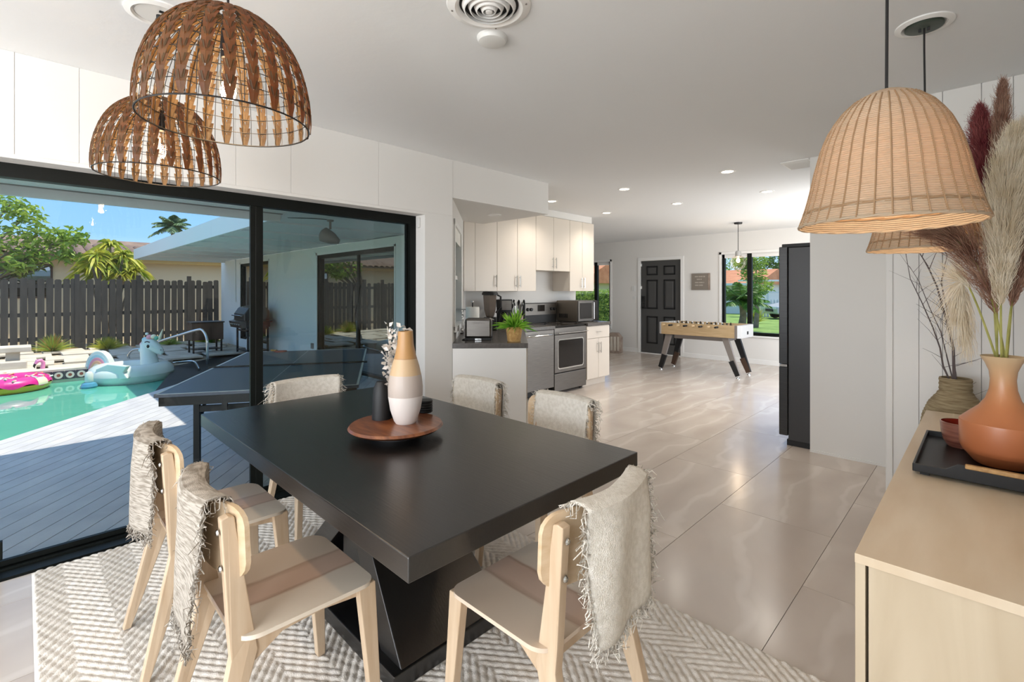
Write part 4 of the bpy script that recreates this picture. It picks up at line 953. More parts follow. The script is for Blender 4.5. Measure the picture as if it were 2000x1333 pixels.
# base cabinet at the end of the run
o = (XB, RG1, 0); r = thing('base_cabinet', 'cream base cabinet with one drawer and two doors right of the range', 'cabinet', o); yb0, yb1 = RG1+.008, YK
MB(o).box(XK+.01, yb0, .1, XB-.022, yb1, .87).build('body', 'cab', r)
MB(o).box(XK+.01, yb0, 0, XB-.08, yb1, .1).build('toe_kick', 'cab', r)
d = MB(o).box(XB-.02, yb0+.002, .69, XB, yb1-.002, .865).build('drawer', 'cab', r, bevel=.002); ym = (yb0+yb1)/2
bar_handle(MB(o), (XB, ym-.06, .78), (XB, ym+.06, .78), (.025, 0, 0)).build('handle', 'chrome', d, smooth=True)
for k in range(2):
    a = yb0+k*(ym-yb0); c = a+ym-yb0; d = MB(o).box(XB-.02, a+.002, .11, XB, c-.002, .685).build('door', 'cab', r, bevel=.002); hy_ = ym-.035 if k == 0 else ym+.035
    bar_handle(MB(o), (XB, hy_, .47), (XB, hy_, .63), (.025, 0, 0)).build('handle', 'chrome', d, smooth=True)
CZ = .915
def at(px, v=None, d=None, z=CZ): p = oz(px, v, z) if v else od(px, 600, d); return (p[0], p[1], CZ)
# toaster (faces the table, square to the diagonal counter)
c = at(934, 665); r = thing('toaster', 'brushed steel toaster standing on the worktop corner', 'toaster', c, TH)
MB().box(-.125, .0, .018, .125, .17, .2).build('shell', 'steel', r, bevel=.02)
MB().box(-.12, .005, 0, .12, .165, .02).build('base', 'blackmat', r, bevel=.004)
for s in (-1, 1): MB().box(s*.125-.003, .03, .02, s*.125+.003, .14, .17).build('end_cap', 'blackmat', r, bevel=.004)
for y in (.045, .105): MB().box(-.1, y, .196, .1, y+.022, .2015).build('slot', 'blackmat', r)
for k in range(12): MB().box(-.055+.01*k, -.002, .15, -.051+.01*k, .002, .168).build('vent_slit', 'greypaint', r)
MB().box(-.03, -.004, .004, .03, .004, .016).build('crumb_tray', 'chrome', r)
MB().tube([(-.12, .03, .012), (-.145, -.01, .004), (-.11, -.05, .002), (-.1, -.062, -.03)], .005, 8).build('cord', 'blackmat', r, smooth=True)
# pod rack left of the toaster
c = at(897, 652); r = thing('pod_rack', 'chrome rack of coffee pods beside the kitchen window', 'rack', c, TH)
MB().box(-.045, -.05, 0, .045, .05, .01).build('base', 'blackmat', r, bevel=.003); MB().box(-.055, -.06, .255, .075, .06, .265).build('top_plate', 'chrome', r, bevel=.003)
for x in (-.04, .04): MB().box(x-.004, .03, .01, x+.004, .04, .255).build('upright', 'chrome', r)
for k in range(4):
    for j in range(2):
        q = MB().lathe([(.001, 0), (.02, 0), (.022, .045), (.001, .047)], 16); q.v = [(v[0], -v[2]+.03, v[1]) for v in q.v]; q.build('pod', 'blackmat' if j == 0 else 'chrome', r, (-.024+.05*j, 0, .04+.058*k), smooth=True)
# potted fern
c = at(1004, 667); r = thing('potted_fern', 'small bright green fern in a woven straw pot on the worktop', 'plant', c)
pr = [(.001, 0), (.058, 0)]+[(.058+.018*i/14+(.002 if i % 2 else 0), .132*i/14) for i in range(15)]+[(.066, .132), (.064, .11), (.001, .105)]
MB().lathe(pr, 32).build('pot', 'basket', r, smooth=True)
n = 170; a = NR.uniform(0, 2*np.pi, n); el = NR.uniform(.25, 1.45, n); L = NR.uniform(.11, .21, n); K = 7; s = np.linspace(0, 1, K)
P = np.stack([(np.cos(a)*np.cos(el)*L)[:, None]*s*1.15+(NR.uniform(-.03, .03, n))[:, None], (np.sin(a)*np.cos(el)*L)[:, None]*s*1.15+(NR.uniform(-.03, .03, n))[:, None], .115+(np.sin(el)*L)[:, None]*s*1.1-(L*.55*np.cos(el))[:, None]*s**2*.9], -1)
wd = np.sin(np.pi*np.linspace(.08, 1, K))[None]*.013*np.ones((n, 1)); Vl, Fl = ribbons(P, wd); o = link('fronds', np_mesh('fronds', Vl, Fl), 'leaf_fern', r); tag(o, kind='stuff')
# paper towel
c = at(923, None, 5.0); r = thing('paper_towel_holder', 'upright roll of white paper towel on a steel post', 'paper towel', c)
MB().lathe([(.001, 0), (.08, 0), (.08, .008), (.001, .012)], 32).build('base', 'chrome', r, smooth=True)
MB().lathe([(.02, .014), (.067, .014), (.07, .018), (.07, .285), (.067, .29), (.02, .29)], 40).build('roll', 'towel', r, smooth=True)
MB().tube([(0, 0, .01), (0, 0, .335)], .006, 8).build('post', 'blackmat', r); MB().sphere((0, 0, .345), .013, 12, 8).build('finial', 'chrome', r, smooth=True)
# espresso tamper arm glimpsed behind the toaster: faucet
c = at(952, None, 5.15); r = thing('kitchen_faucet', 'chrome sink faucet rising behind the toaster', 'faucet', c)
MB().lathe([(.001, 0), (.028, 0), (.024, .02), (.02, .11), (.024, .15), (.001, .155)], 20).build('body', 'chrome', r, smooth=True)
MB().tube([(0, 0, .14), (-.07*RX, -.07*RY, .10), (-.15*RX, -.15*RY, .055)], [.016, .014, .012], 12).build('spout', 'chrome', r, smooth=True)
MB().tube([(0, 0, .15), (.03*RX, .03*RY, .16), (.07*RX, .07*RY, .145)], [.01, .008, .006], 8).build('lever', 'chrome', r, smooth=True)
# blender
c = at(957, None, 5.62); r = thing('countertop_blender', 'tall countertop blender with smoky jar and black lid', 'blender', c, TH)
MB().prism([(-.085, 0), (.085, 0), (.075, .15), (-.075, .15)], -.09, .09, 'y').build('motor_base', 'grill', r, bevel=.01)
MB().lathe([(.045, .15), (.055, .17), (.075, .24), (.088, .40), (.085, .42)], 6).build('jar', 'shadegrey', r, rz=.5)
MB().lathe([(.001, .45), (.08, .45), (.094, .43), (.094, .41), (.001, .41)], 24).build('lid', 'blackmat', r, smooth=True)
MB().tube([(.085, 0, .41), (.125, 0, .39), (.125, 0, .28), (.07, 0, .20)], .011, 8).build('handle', 'blackmat', r, smooth=True)
MB().tube([(0, 0, .16), (0, 0, .41)], .012, 8).build('blade_column', 'blackmat', r)
MB().lathe([(.02, 0), (.018, .012), (.001, .014)], 16).build('dial', 'chrome', r, (0, -.095, .07)).rotation_euler = (math.pi/2, 0, 0)
# coffee maker
c = at(985, None, 6.0); r = thing('coffee_maker', 'black drip coffee maker with steel front', 'coffee maker', c, TH)
b = MB(); b.box(-.1, .0, 0, .1, .2, .03); b.build('base', 'grill', r, bevel=.004); MB().box(-.1, .12, .03, .1, .2, .35).build('tank', 'grill', r, bevel=.006); MB().box(-.1, -.01, .25, .1, .12, .35).build('head', 'grill', r, bevel=.006)
MB().box(-.03, -.014, .22, .09, -.008, .335).build('front_panel', 'steel', r); MB().lathe([(.001, .032), (.06, .032), (.068, .08), (.05, .18), (.045, .19)], 24, (0, .05, 0)).build('carafe', 'screen', r, smooth=True)
# utensil crock
c = at(1012, None, 6.25); r = thing('utensil_crock', 'grey crock full of dark cooking utensils beside the range', 'utensil holder', c)
MB().lathe([(.001, 0), (.06, 0), (.068, .14), (.062, .14), (.055, .02), (.001, .015)], 28).build('crock', 'stone', r, smooth=True)
for k in range(8):
    a = k*.8; t_ = Vector((.075*math.cos(a), .075*math.sin(a), .29+.03*math.sin(k*2.1))); u_ = MB().tube([(.02*math.cos(a), .02*math.sin(a), .03), tuple(t_)], .005, 6)
    u_.sphere(tuple(t_), .02, 10, 6, (1, .4, 1.5)); u_.build('utensil', 'blackmat' if k % 3 else 'chrome', r, smooth=True)
# microwave
o = (-4.4, 5.86, CZ); r = thing('microwave', 'steel microwave oven on the short worktop by the living room', 'microwave', o)
MB(o).box(-4.6, 5.63, CZ+.01, -4.215, 6.12, CZ+.315).build('case', 'steelwarm', r, bevel=.004)
d = MB(o).box(-4.215, 5.63, CZ+.012, -4.195, 6.0, CZ+.313).build('door', 'steel', r, bevel=.004); MB(o).box(-4.196, 5.67, CZ+.05, -4.19, 5.95, CZ+.28).build('window', 'screen', d)
bar_handle(MB(o), (-4.195, 5.985, CZ+.04), (-4.195, 5.985, CZ+.29), (.025, 0, 0)).build('handle', 'chrome', d, smooth=True)
p_ = MB(o).box(-4.215, 6.002, CZ+.012, -4.195, 6.12, CZ+.313).build('control_panel', 'screen', r, bevel=.003)
for k in range(6): MB(o).box(-4.55+.028*k, 5.624, CZ+.06, -4.535+.028*k, 5.631, CZ+.12).build('side_vent', 'blackmat', r)
for x in (-4.56, -4.26):
    for y in (5.67, 6.08): MB(o).box(x-.012, y-.012, CZ, x+.012, y+.012, CZ+.012).build('foot', 'blackmat', r)

# ================================================================== FRIDGE AND LIVING ROOM
o = (-.95, 5.2, 0); r = thing('refrigerator', 'dark slate refrigerator standing behind the white partition', 'refrigerator', o)
fy0, fy1, fx0 = 4.755, 5.64, -1.322
MB(o).box(fx0+.075, fy0+.005, .05, -.5, fy1-.005, 1.755).build('body', 'fridgeside', r, bevel=.004)
MB(o).box(fx0, fy0, .72, fx0+.07, (fy0+fy1)/2-.003, 1.765).build('upper_door', 'fridge', r, bevel=.006)
MB(o).box(fx0, (fy0+fy1)/2+.003, .72, fx0+.07, fy1, 1.765).build('upper_door', 'fridge', r, bevel=.006)
d = MB(o).box(fx0, fy0, .085, fx0+.07, fy1, .695).build('freezer_drawer', 'fridge', r, bevel=.006)
MB(o).box(fx0+.004, fy0, .697, fx0+.066, fy1, .717).build('grip_channel', 'chrome', r)
MB(o).box(fx0+.02, fy0+.01, 1.757, -.62, fy1-.01, 1.79).build('hinge_cover', 'blackmat', r, bevel=.006)
MB(o).box(fx0+.06, fy0+.02, 0, -.52, fy1-.02, .05).build('toe_grille', 'blackmat', r)
# foosball table
fo = (-3.39, 8.09, 0); r = thing('foosball_table', 'blond wood and grey foosball table on dark splayed legs in the living room', 'game table', fo)
bx0, bx1, by0, by1, bz0, bz1 = -4.08, -2.70, 7.78, 8.40, .63, .83
MB(fo).box(bx0+.06, by0, bz0, bx1-.09, by0+.03, bz1).build('side_panel', 'lightwood', r, bevel=.003); MB(fo).box(bx0+.06, by1-.03, bz0, bx1-.09, by1, bz1).build('side_panel', 'lightwood', r, bevel=.003)
def capp(x0, x1, nm): # end caps with chamfered corners
    s = -1 if x1 < -3.5 else 1; xo, xi = (x0, x1) if s < 0 else (x1, x0); c_ = .05
    MB(fo).prism([(xi, by0), (xo-s*c_, by0), (xo, by0+c_), (xo, by1-c_), (xo-s*c_, by1), (xi, by1), (xi, by1-.03), (xi+s*.02, by1-.03), (xi+s*.02, by0+.03), (xi, by0+.03)], bz0, bz1).build('end_cap', nm, r, bevel=.003)
capp(bx0, bx0+.06, 'capgrey'); capp(bx1-.09, bx1, 'capgrey')
MB(fo).box(bx1-.09, by0-.003, bz0, bx1-.052, by0+.002, bz1).build('corner_plate', 'greypaint', r)
MB(fo).box(bx1-.001, by0+.28, bz0+.05, bx1+.004, by0+.34, bz0+.10).build('goal_slot', 'blackmat', r)
MB(fo).box(bx0+.05, by0+.03, bz0+.04, bx1-.08, by1-.03, bz0+.06).build('playfield', 'plastic_white', r)
MB(fo).box(bx0+.25, by0+.1, bz0-.07, bx1-.25, by1-.1, bz0).build('ball_return', 'greypaint', r, bevel=.004)
for k in range(8):
    x = bx0+.15+k*.128; rod = MB(fo).tube([(x, by0-.13, bz1-.035), (x, by1+.1, bz1-.035)], .0075, 8).build('rod', 'chrome', r, smooth=True)
    MB(fo).tube([(x, by0-.15, bz1-.035), (x, by0-.05, bz1-.035)], .016, 10).build('grip', 'blackmat' if k % 2 else 'lightwood', rod, smooth=True)
    for j in range(3):
        y = by0+.13+j*.17+(.04 if k % 2 else 0)
        f = MB(fo); f.box(x-.012, y-.014, bz1-.11, x+.012, y+.014, bz1-.015); f.sphere((x, y, bz1-.0), .014, 8, 6); f.build('player', 'blackmat' if k % 2 else 'plastic_white', rod)
for sx in (-1, 1):
    for sy, yy in ((-1, by0+.07), (1, by1-.07)):
        xt = (bx0+.17 if sx < 0 else bx1-.26); xb = xt+sx*(.155 if sx < 0 else .2)
        l = MB(fo).beam((xt, yy, bz0), (xb, yy, .04), .05, .1, .05, .07, up=(1, 0, 0)).build('leg', 'greypaint' if sy < 0 else 'blackmat', r, bevel=.003)
        MB(fo).beam(((xt+xb)/2-sx*.0, yy-.003, bz0*.42), (xb, yy-.003, .038), .05, .082, .05, .072, up=(1, 0, 0)).build('leg_sleeve', 'brown' if sy > 0 else 'blackmat', l)
        MB(fo).lathe([(.03, 0), (.028, .012), (.008, .016), (.008, .05)], 16, (xb, yy, 0), cap0=True).build('levelling_foot', 'chrome', l)
# globe pendant
g = (-2.93, 8.33, ZC); r = thing('globe_pendant', 'clear glass globe pendant hanging over the foosball table', 'pendant lamp', g)
MB().lathe([(.001, -.03), (.06, -.025), (.065, 0)], 28).build('canopy', 'blackmat', r, smooth=True); MB().tube([(0, 0, -.02), (0, 0, -.48)], .005, 8).build('rod', 'blackmat', r)
MB().lathe([(.03, -.47), (.045, -.49), (.045, -.55), (.05, -.56)], 24).build('neck', 'chrome', r, smooth=True)
MB().lathe([(.045, -.555)]+[(.125*math.sin(a), -.665-.125*math.cos(a)*-1) for a in [math.pi*k/16 for k in range(1, 16)]][::1]+[(.001, -.79)], 32).build('globe', 'bulbglass', r, smooth=True) if False else MB().sphere((0, 0, -.665), .125, 28, 18).build('globe', 'bulbglass', r, smooth=True)
MB().sphere((0, 0, -.63), .03, 14, 10, (1, 1, 1.3)).build('bulb', 'bulb', r, smooth=True)
light('globe_bulb_light', 'POINT', (0, 0, -.72), 4, (1, .8, .6), size=.04, parent=r)
# wall sign (its small lettering cannot be read in the photograph: four rows of strokes)
x0, x1 = -4.305, -3.926; o = (x0, YF, 1.39); r = thing('wall_sign', 'square grey wall sign with four short lines of pale lettering by the front door', 'sign', o)
MB(o).box(x0, YF-.025, 1.392, x1, YF-.002, 1.73).build('board', 'sign', r, bevel=.002); MB(o).box(x1-.035, YF-.03, 1.392, x1, YF-.024, 1.73).build('edge_strip', 'stone', r)
for z, a, c in ((1.665, .07, .27), (1.61, .11, .20), (1.545, .075, .26), (1.49, .075, .24)):
    x = x0+a; k = 0
    while x < x0+c:
        w_ = .007+.005*((k*7) % 3); MB(o).box(x, YF-.027, z-.012, x+w_, YF-.0245, z+.012).build('letter_stroke', 'signtext', r); x += w_+(.004 if (k+1) % 5 else .014); k += 1
p_ = oy(1237, 564, YF); o = MB(p_).box(p_[0]-.04, YF-.01, p_[2]-.06, p_[0]+.04, YF, p_[2]+.06).build('light_switch', 'plastic_white', None, p_, bevel=.003); tag(o, 'white light switch plate left of the front door, upper one', 'switch')
p_ = oy(1238, 582, YF); o = MB(p_).box(p_[0]-.035, YF-.008, p_[2]-.035, p_[0]+.035, YF, p_[2]+.035).build('wall_plate', 'plastic_white', None, p_, bevel=.003); tag(o, 'small square white wall plate below the light switch', 'wall plate')
c = oz(1203, 689, 0); c = (c[0], min(c[1], YF-.18), 0); r = thing('carved_block', 'pale house-shaped carved stone block on the floor by the far wall', 'ornament', c, .3)
MB().prism([(-.13, 0), (.13, 0), (.13, .34), (.05, .44), (-.13, .44)], -.1, .1, 'y').build('block', 'stone', r, bevel=.008)
for k in range(3): MB().box(-.1+.075*k, -.106, .05, -.05+.075*k, -.098, .36).build('carved_band', 'concrete', r, bevel=.003)

# ================================================================== OUTSIDE THINGS
# ---- fence of charcoal pickets
FXp = -17.6; o = (FXp, 0, -.235); fn = thing('picket_fence', 'charcoal stained wooden picket fence behind the pool', 'fence', o)
pk = [MB().prism([(-.068, 0), (.068, 0), (.068, h-.03), (.04, h), (-.04, h), (-.068, h-.03)], -.01, .01, 'x').build('picket', 'fence', fn) for h in (1.93, 1.95, 1.91)]
y = -4.2; k = 0
for q in pk: q.location = (.03, y-.5, 0)
while y < 4.36:
    q = pk[k % 3]
    c = q if k < 3 else q.copy()
    if k >= 3: COL.objects.link(c)
    c.location = (.03, y, rnd.uniform(-.012, .012)); c.rotation_euler[0] = rnd.uniform(-.006, .006)
    y += .136+(.022 if not (-1.0 < y < -.7) else .1)+rnd.uniform(-.006, .012); k += 1
for yy in (-3.4, -1.35, -.55, 1.02, 2.35, 3.6): MB(o).box(FXp-.05, yy-.05, -.3, FXp+.05, yy+.05, 1.83).build('post', 'fence', fn)
for z in (.12, .75, 1.5): MB(o).box(FXp-.03, -4.3, z-.05, FXp+.015, 4.36, z+.05).build('rail', 'fence', fn)
# ---- pavers and bench by the fence
gv = [ob for ob in COL.objects if ob.name == 'ground_gravel'][0]
for i in range(5):
    for j in range(8):
        x = -16.9+i*.86+rnd.uniform(-.05, .05); y = -3.0+j*.93+(.3 if i % 2 else 0)
        if y > 3.9: continue
        a, c_ = .36+rnd.uniform(-.03, .03), .40+rnd.uniform(-.04, .03)
        MB().box(-a, -c_, -.05, a, c_, 0).build('paver', 'concrete', gv, (x, y, -.165+rnd.uniform(0, .03)), rz=rnd.uniform(-.05, .05), bevel=.012)
bp_ = (-13.9, -.55, -.2); r = thing('stone_bench', 'low white stone bench slab at the left edge beside the pool', 'bench', bp_)
MB().box(-.3, -1.1, .36, .3, .66, .46).build('slab', 'concrete', r, bevel=.015); MB().box(-.22, .3, 0, .22, .5, .36).build('support', 'concrete', r, bevel=.01); MB().box(-.22, -.8, 0, .22, -.6, .36).build('support', 'concrete', r, bevel=.01)
MB().box(.3, -1.0, 0, .55, .6, .2).build('step', 'concrete', r, bevel=.015)
# ---- garden tufts
def tuft(label, p, R_, h, m, n, m2=None):
    r = thing('grass_tuft', label, 'plant', p); a = NR.uniform(0, 2*np.pi, n); el = NR.uniform(.3, 1.5, n); L = h*NR.uniform(.7, 1.15, n); K = 5; s = np.linspace(0, 1, K)
    sp = R_/h; P = np.stack([(np.cos(a)*np.cos(el)*L*sp*1.3)[:, None]*s, (np.sin(a)*np.cos(el)*L*sp*1.3)[:, None]*s, (np.sin(el)*L)[:, None]*s-(L*.2)[:, None]*s**2*np.cos(el)[:, None]], -1)
    wd = np.linspace(.022, .004, K)[None].repeat(n, 0); h_ = n if m2 is None else n*2//3
    for nm, mm, sl in (('blades', m, slice(0, h_)), ('tips', m2, slice(h_, n))):
        if mm is None: continue
        Vl, Fl = ribbons(P[sl], wd[sl]); q = link(nm, np_mesh(nm, Vl, Fl), mm, r); tag(q, kind='stuff')
tuft('orange-tinged grass tuft at the foot of the fence', (-16.85, .51, -.16), .36, .42, 'leaf_lime', 420, 'leaf_orange')
tuft('bright yellow-green grass tuft at the foot of the fence', (-16.5, 1.56, -.16), .36, .32, 'leaf_yellow', 420)
tuft('low green tuft behind the unicorn float', (-16.6, 2.93, -.16), .3, .2, 'leaf_lime', 250)
tuft('green tuft beside the wheeled brown cart', (-16.7, 3.75, -.16), .3, .26, 'leaf_yellow', 250)
tuft('dark green bush at the corner of the white wing', (-16.2, 3.92, -.16), .22, .36, 'leaf_dark', 300)
# ---- neighbour's house
o = (-22, 2, -.5); r = thing('neighbour_house', 'beige stucco house with brown tiled roof beyond the fence', 'house', o)
MB(o).box(-27, -10, -.5, -22, 14, 2.45).build('wall', 'beige', r)
MB(o).box(-21.7, -10.3, 2.38, -21.55, 14.3, 2.58).build('eave_board', 'eave', r)
rt = MB(o).add([(-21.5, -10.4, 2.56), (-21.5, 14.4, 2.56), (-27.5, 14.4, 3.6), (-27.5, -10.4, 3.6), (-21.5, -10.4, 2.5), (-21.5, 14.4, 2.5), (-27.5, 14.4, 3.54), (-27.5, -10.4, 3.54)], [(0, 1, 2, 3), (7, 6, 5, 4), (0, 4, 5, 1), (2, 6, 7, 3), (1, 5, 6, 2), (0, 3, 7, 4)]).build('roof', 'rooftile', r)
sl = (3.6-2.56)/6.0; tl = None
for rw in range(5):
    for k in range(40):
        y = -4.5+k*.31; x = -21.5-.62*rw
        if tl is None:
            b = MB(); b.add([(dx, .15*math.cos(a), .1*math.sin(a)-dx*sl-(.02 if dx > -.1 else 0)) for dx in (.05, -.66) for a in [math.pi*i/6 for i in range(7)]], [(i, i+1, 8+i, 7+i) for i in range(6)]); tl = b.build('roof_tile', 'rooftile', rt, solid=.02, smooth=True); c = tl
        else: c = tl.copy(); COL.objects.link(c)
        c.location = (x-o[0], y-o[1], 2.56-(x+21.5)*sl-o[2])
w_ = ox(46, 530, -22)
MB(o).box(-22.05, w_[1]-1.0, 1.2, -21.96, w_[1]+.62, 2.2).build('window', 'glass_dark', r); MB(o).box(-22.0, w_[1]-1.06, 1.14, -21.97, w_[1]+.68, 2.26).build('window_frame', 'brown', r)
MB(o).box(-21.9, 6.0, -.5, -21.7, 6.15, 2.4).build('downpipe', 'beige', r)
# ---- trees beyond the fence
def broad_tree(label, base, H, clusters, m, nl, size, name='broadleaf_tree', aspect=.38):
    r = thing(name, label, 'tree', base); b = MB(); C = []
    b.tube([(0, 0, 0), (.05, .04, H*.35), (0, .1, H*.6)], [.13, .1, .07], 8)
    for i, (dx, dy, dz, R_) in enumerate(clusters):
        b.tube([(0, .08, H*.45), (dx*.5, dy*.5, (H*.45+dz)/2+.1), (dx, dy, dz)], [.06, .035, .015], 6)
        q = NR.normal(size=(nl, 3)); q /= np.linalg.norm(q, axis=1, keepdims=True); q *= (R_*NR.uniform(.25, 1, nl)**.5)[:, None]; q[:, 2] *= .75; C.append(q+np.array([dx, dy, dz]))
    b.build('trunk', 'bark', r, smooth=True); Vl, Fl = leafcloud(np.concatenate(C), size, aspect, .25, .2); q = link('crown', np_mesh('crown', Vl, Fl), m, r); tag(q, kind='stuff')
def T(px, v, x, base): p = ox(px, v, x); return (p[0]-base[0], p[1]-base[1], p[2]-base[2])
b0 = (-19.3, -1.6, -.3)
broad_tree('leafy lime-green tree at the left beyond the fence', b0, 3.0, [T(u, v, -19.0, b0)+(R_,) for u, v, R_ in ((-30, 430, .8), (20, 400, .4), (55, 420, .38), (30, 465, .55), (75, 460, .45), (-10, 500, .6), (120, 470, .42), (145, 465, .35), (130, 500, .3), (70, 500, .3), (35, 520, .3))], 'leaf_lime', 150, .2)
# yellow-green dracaena: drooping straps in whorls
bs_ = ox(215, 590, -18.6); bs_ = (bs_[0], bs_[1], -.3); r = thing('dracaena_bush', 'big yellow-green strappy dracaena rising behind the fence', 'plant', bs_)
b = MB(); P = []; K = 6; s = np.linspace(0, 1, K)
for u, v in ((215, 480), (190, 500), (240, 500), (215, 505), (170, 530), (265, 530), (195, 535), (235, 535), (215, 520), (180, 515), (250, 515)):
    h = ox(u, v, -18.6+rnd.uniform(-.3, .3)); h = np.array([h[0]-bs_[0], h[1]-bs_[1], h[2]-bs_[2]]); b.tube([(0, 0, 0), tuple(h*.6+np.array([0, 0, .1])), tuple(h)], .035, 6)
    n = 46; a = NR.uniform(0, 2*np.pi, n); el = NR.uniform(-.2, 1.3, n); L = NR.uniform(.42, .68, n)
    P.append(np.stack([h[0]+(np.cos(a)*np.cos(el)*L)[:, None]*s, h[1]+(np.sin(a)*np.cos(el)*L)[:, None]*s, h[2]+(np.sin(el)*L)[:, None]*s-(L*.75)[:, None]*s**2], -1))
b.build('canes', 'bark', r, smooth=True); P = np.concatenate(P); wd = np.sin(np.pi*np.linspace(.15, 1, K))[None]*.075*np.ones((len(P), 1)); Vl, Fl = ribbons(P, wd); q = link('leaves', np_mesh('leaves', Vl, Fl), 'leaf_yellow', r); tag(q, kind='stuff')
def palm(label, base, H, L, n, m, droop=.7, name='palm_tree', lw=.035):
    r = thing(name, label, 'tree', base); MB().tube([(0, 0, 0), (.1, 0, H*.5), (.05, 0, H)], [.16, .13, .11], 10).build('trunk', 'bark', r, smooth=True); P = []
    for k in range(n):
        a = 2.4*k; el = 1.2-1.5*k/n; c, s_ = math.cos(a)*math.cos(el), math.sin(a)*math.cos(el)
        sp = [Vector((.05+c*L*t, s_*L*t, H+math.sin(el)*L*t-droop*L*t*t*.7)) for t in [i/12 for i in range(13)]]
        MB().tube(sp, [.02-.0013*i for i in range(13)], 5).build('frond_rib', m, r)
        for i in range(1, 13):
            d = (sp[i]-sp[i-1]).normalized(); sd = d.cross(Vector((0, 0, 1))).normalized()
            for q in range(3):
                for sg in (-1, 1):
                    p0 = sp[i-1].lerp(sp[i], q/3); ll = L*.32*math.sin(math.pi*(.15+.8*i/13)); e = p0+sd*sg*ll*.8+d*ll*.5-Vector((0, 0, ll*.45))
                    P.append([tuple(p0), tuple(p0.lerp(e, .5)+Vector((0, 0, ll*.08))), tuple(e)])
    P = np.array(P); wd = np.array([[lw, lw*.9, .006]]).repeat(len(P), 0); Vl, Fl = ribbons(P, wd); q = link('leaflets', np_mesh('leaflets', Vl, Fl), m, r); tag(q, kind='stuff')
c = od(337, 437, 36); palm('feathery palm far behind the neighbouring roof', (c[0], c[1], -.5), c[2]+.3, 1.5, 16, 'leaf_palm', .6, lw=.09)
c = od(183, 470, 34); bb = (c[0], c[1], -.5); broad_tree('small dark round tree far above the neighbouring roof', bb, c[2]-.3, [(0, 0, c[2]+.2, .45), (.2, .1, c[2]-.1, .4)], 'leaf_dark', 300, .14, 'round_tree')
# ---- pool things
WZ = -.35
def torus(b, c, R_, r_, n=48, m=16, zs=1., a0=0, a1=2*math.pi, vr=None):
    return b.grid(lambda u, v: (c[0]+(R_+(r_)*math.cos(2*math.pi*v))*math.cos(a0+(a1-a0)*u), c[1]+(R_+r_*math.cos(2*math.pi*v))*math.sin(a0+(a1-a0)*u), c[2]+zs*r_*math.sin(2*math.pi*v)), n, m)
# donut float
c = oz(10, 764, WZ); r = thing('donut_float', 'pink frosted donut pool float with yellow underside', 'pool float', (c[0], c[1], WZ))
R1_, r1_ = .42, .17
MB().grid(lambda u, v: ((R1_+r1_*math.cos(math.pi+math.pi*v))*math.cos(2*math.pi*u), (R1_+r1_*math.cos(math.pi+math.pi*v))*math.sin(2*math.pi*u), .115+r1_*.8*math.sin(math.pi+math.pi*v)), 56, 10).build('dough', 'yellowv', r, smooth=True)
MB().grid(lambda u, v: ((R1_+r1_*1.01*math.cos(math.pi*v))*math.cos(2*math.pi*u), (R1_+r1_*1.01*math.cos(math.pi*v))*math.sin(2*math.pi*u), .115+r1_*.8*math.sin(math.pi*v)-(.03*math.sin(9*u*2*math.pi) if v in (0, 1) else 0)), 72, 12).build('frosting', 'pink', r, smooth=True)
b = MB()
for k in range(46):
    u, v = rnd.random()*2*math.pi, rnd.uniform(.15, .85)*math.pi; rr = R1_+r1_*1.02*math.cos(v); p = Vector((rr*math.cos(u), rr*math.sin(u), .12+r1_*.82*math.sin(v))); d = Vector((rnd.uniform(-1, 1), rnd.uniform(-1, 1), rnd.uniform(-.3, .3))).normalized()*.035
    q = MB().tube([p-d, p+d], .014, 6).build('sprinkle', ('creamv', 'peachv', 'white_vinyl')[k % 3], r)
MB().grid(lambda u, v: ((R1_+r1_*1.03*math.cos(math.pi*.32*v-.12))*math.cos(.75+.34*u), (R1_+r1_*1.03*math.cos(math.pi*.32*v-.12))*math.sin(.75+.34*u), .117+r1_*.83*math.sin(math.pi*.32*v-.12)), 10, 8).build('bite_patch', 'creamv', r, smooth=True)
# flamingo float behind
c = oz(73, 747, WZ); c = (c[0], c[1], WZ); r = thing('flamingo_float', 'pale pink flamingo pool float peeking out behind the donut', 'pool float', c)
torus(MB(), (0, 0, .08), .19, .1, 44, 14, .8).build('ring', 'palepink', r, smooth=True)
nk = ox(66, 730, c[0]); MB().tube([(.0, .06, .1), (.01, .07, .25), (.015, .08, .36), (.025, .05, .41), (.03, .0, .40), (.03, -.03, .35)], [.05, .035, .03, .033, .036, .02], 10).build('neck', 'palepink', r, smooth=True)
MB().tube([(.03, -.025, .36), (.03, -.045, .31), (.03, -.035, .27)], [.021, .018, .004], 8).build('beak', 'blackmat', r, smooth=True)
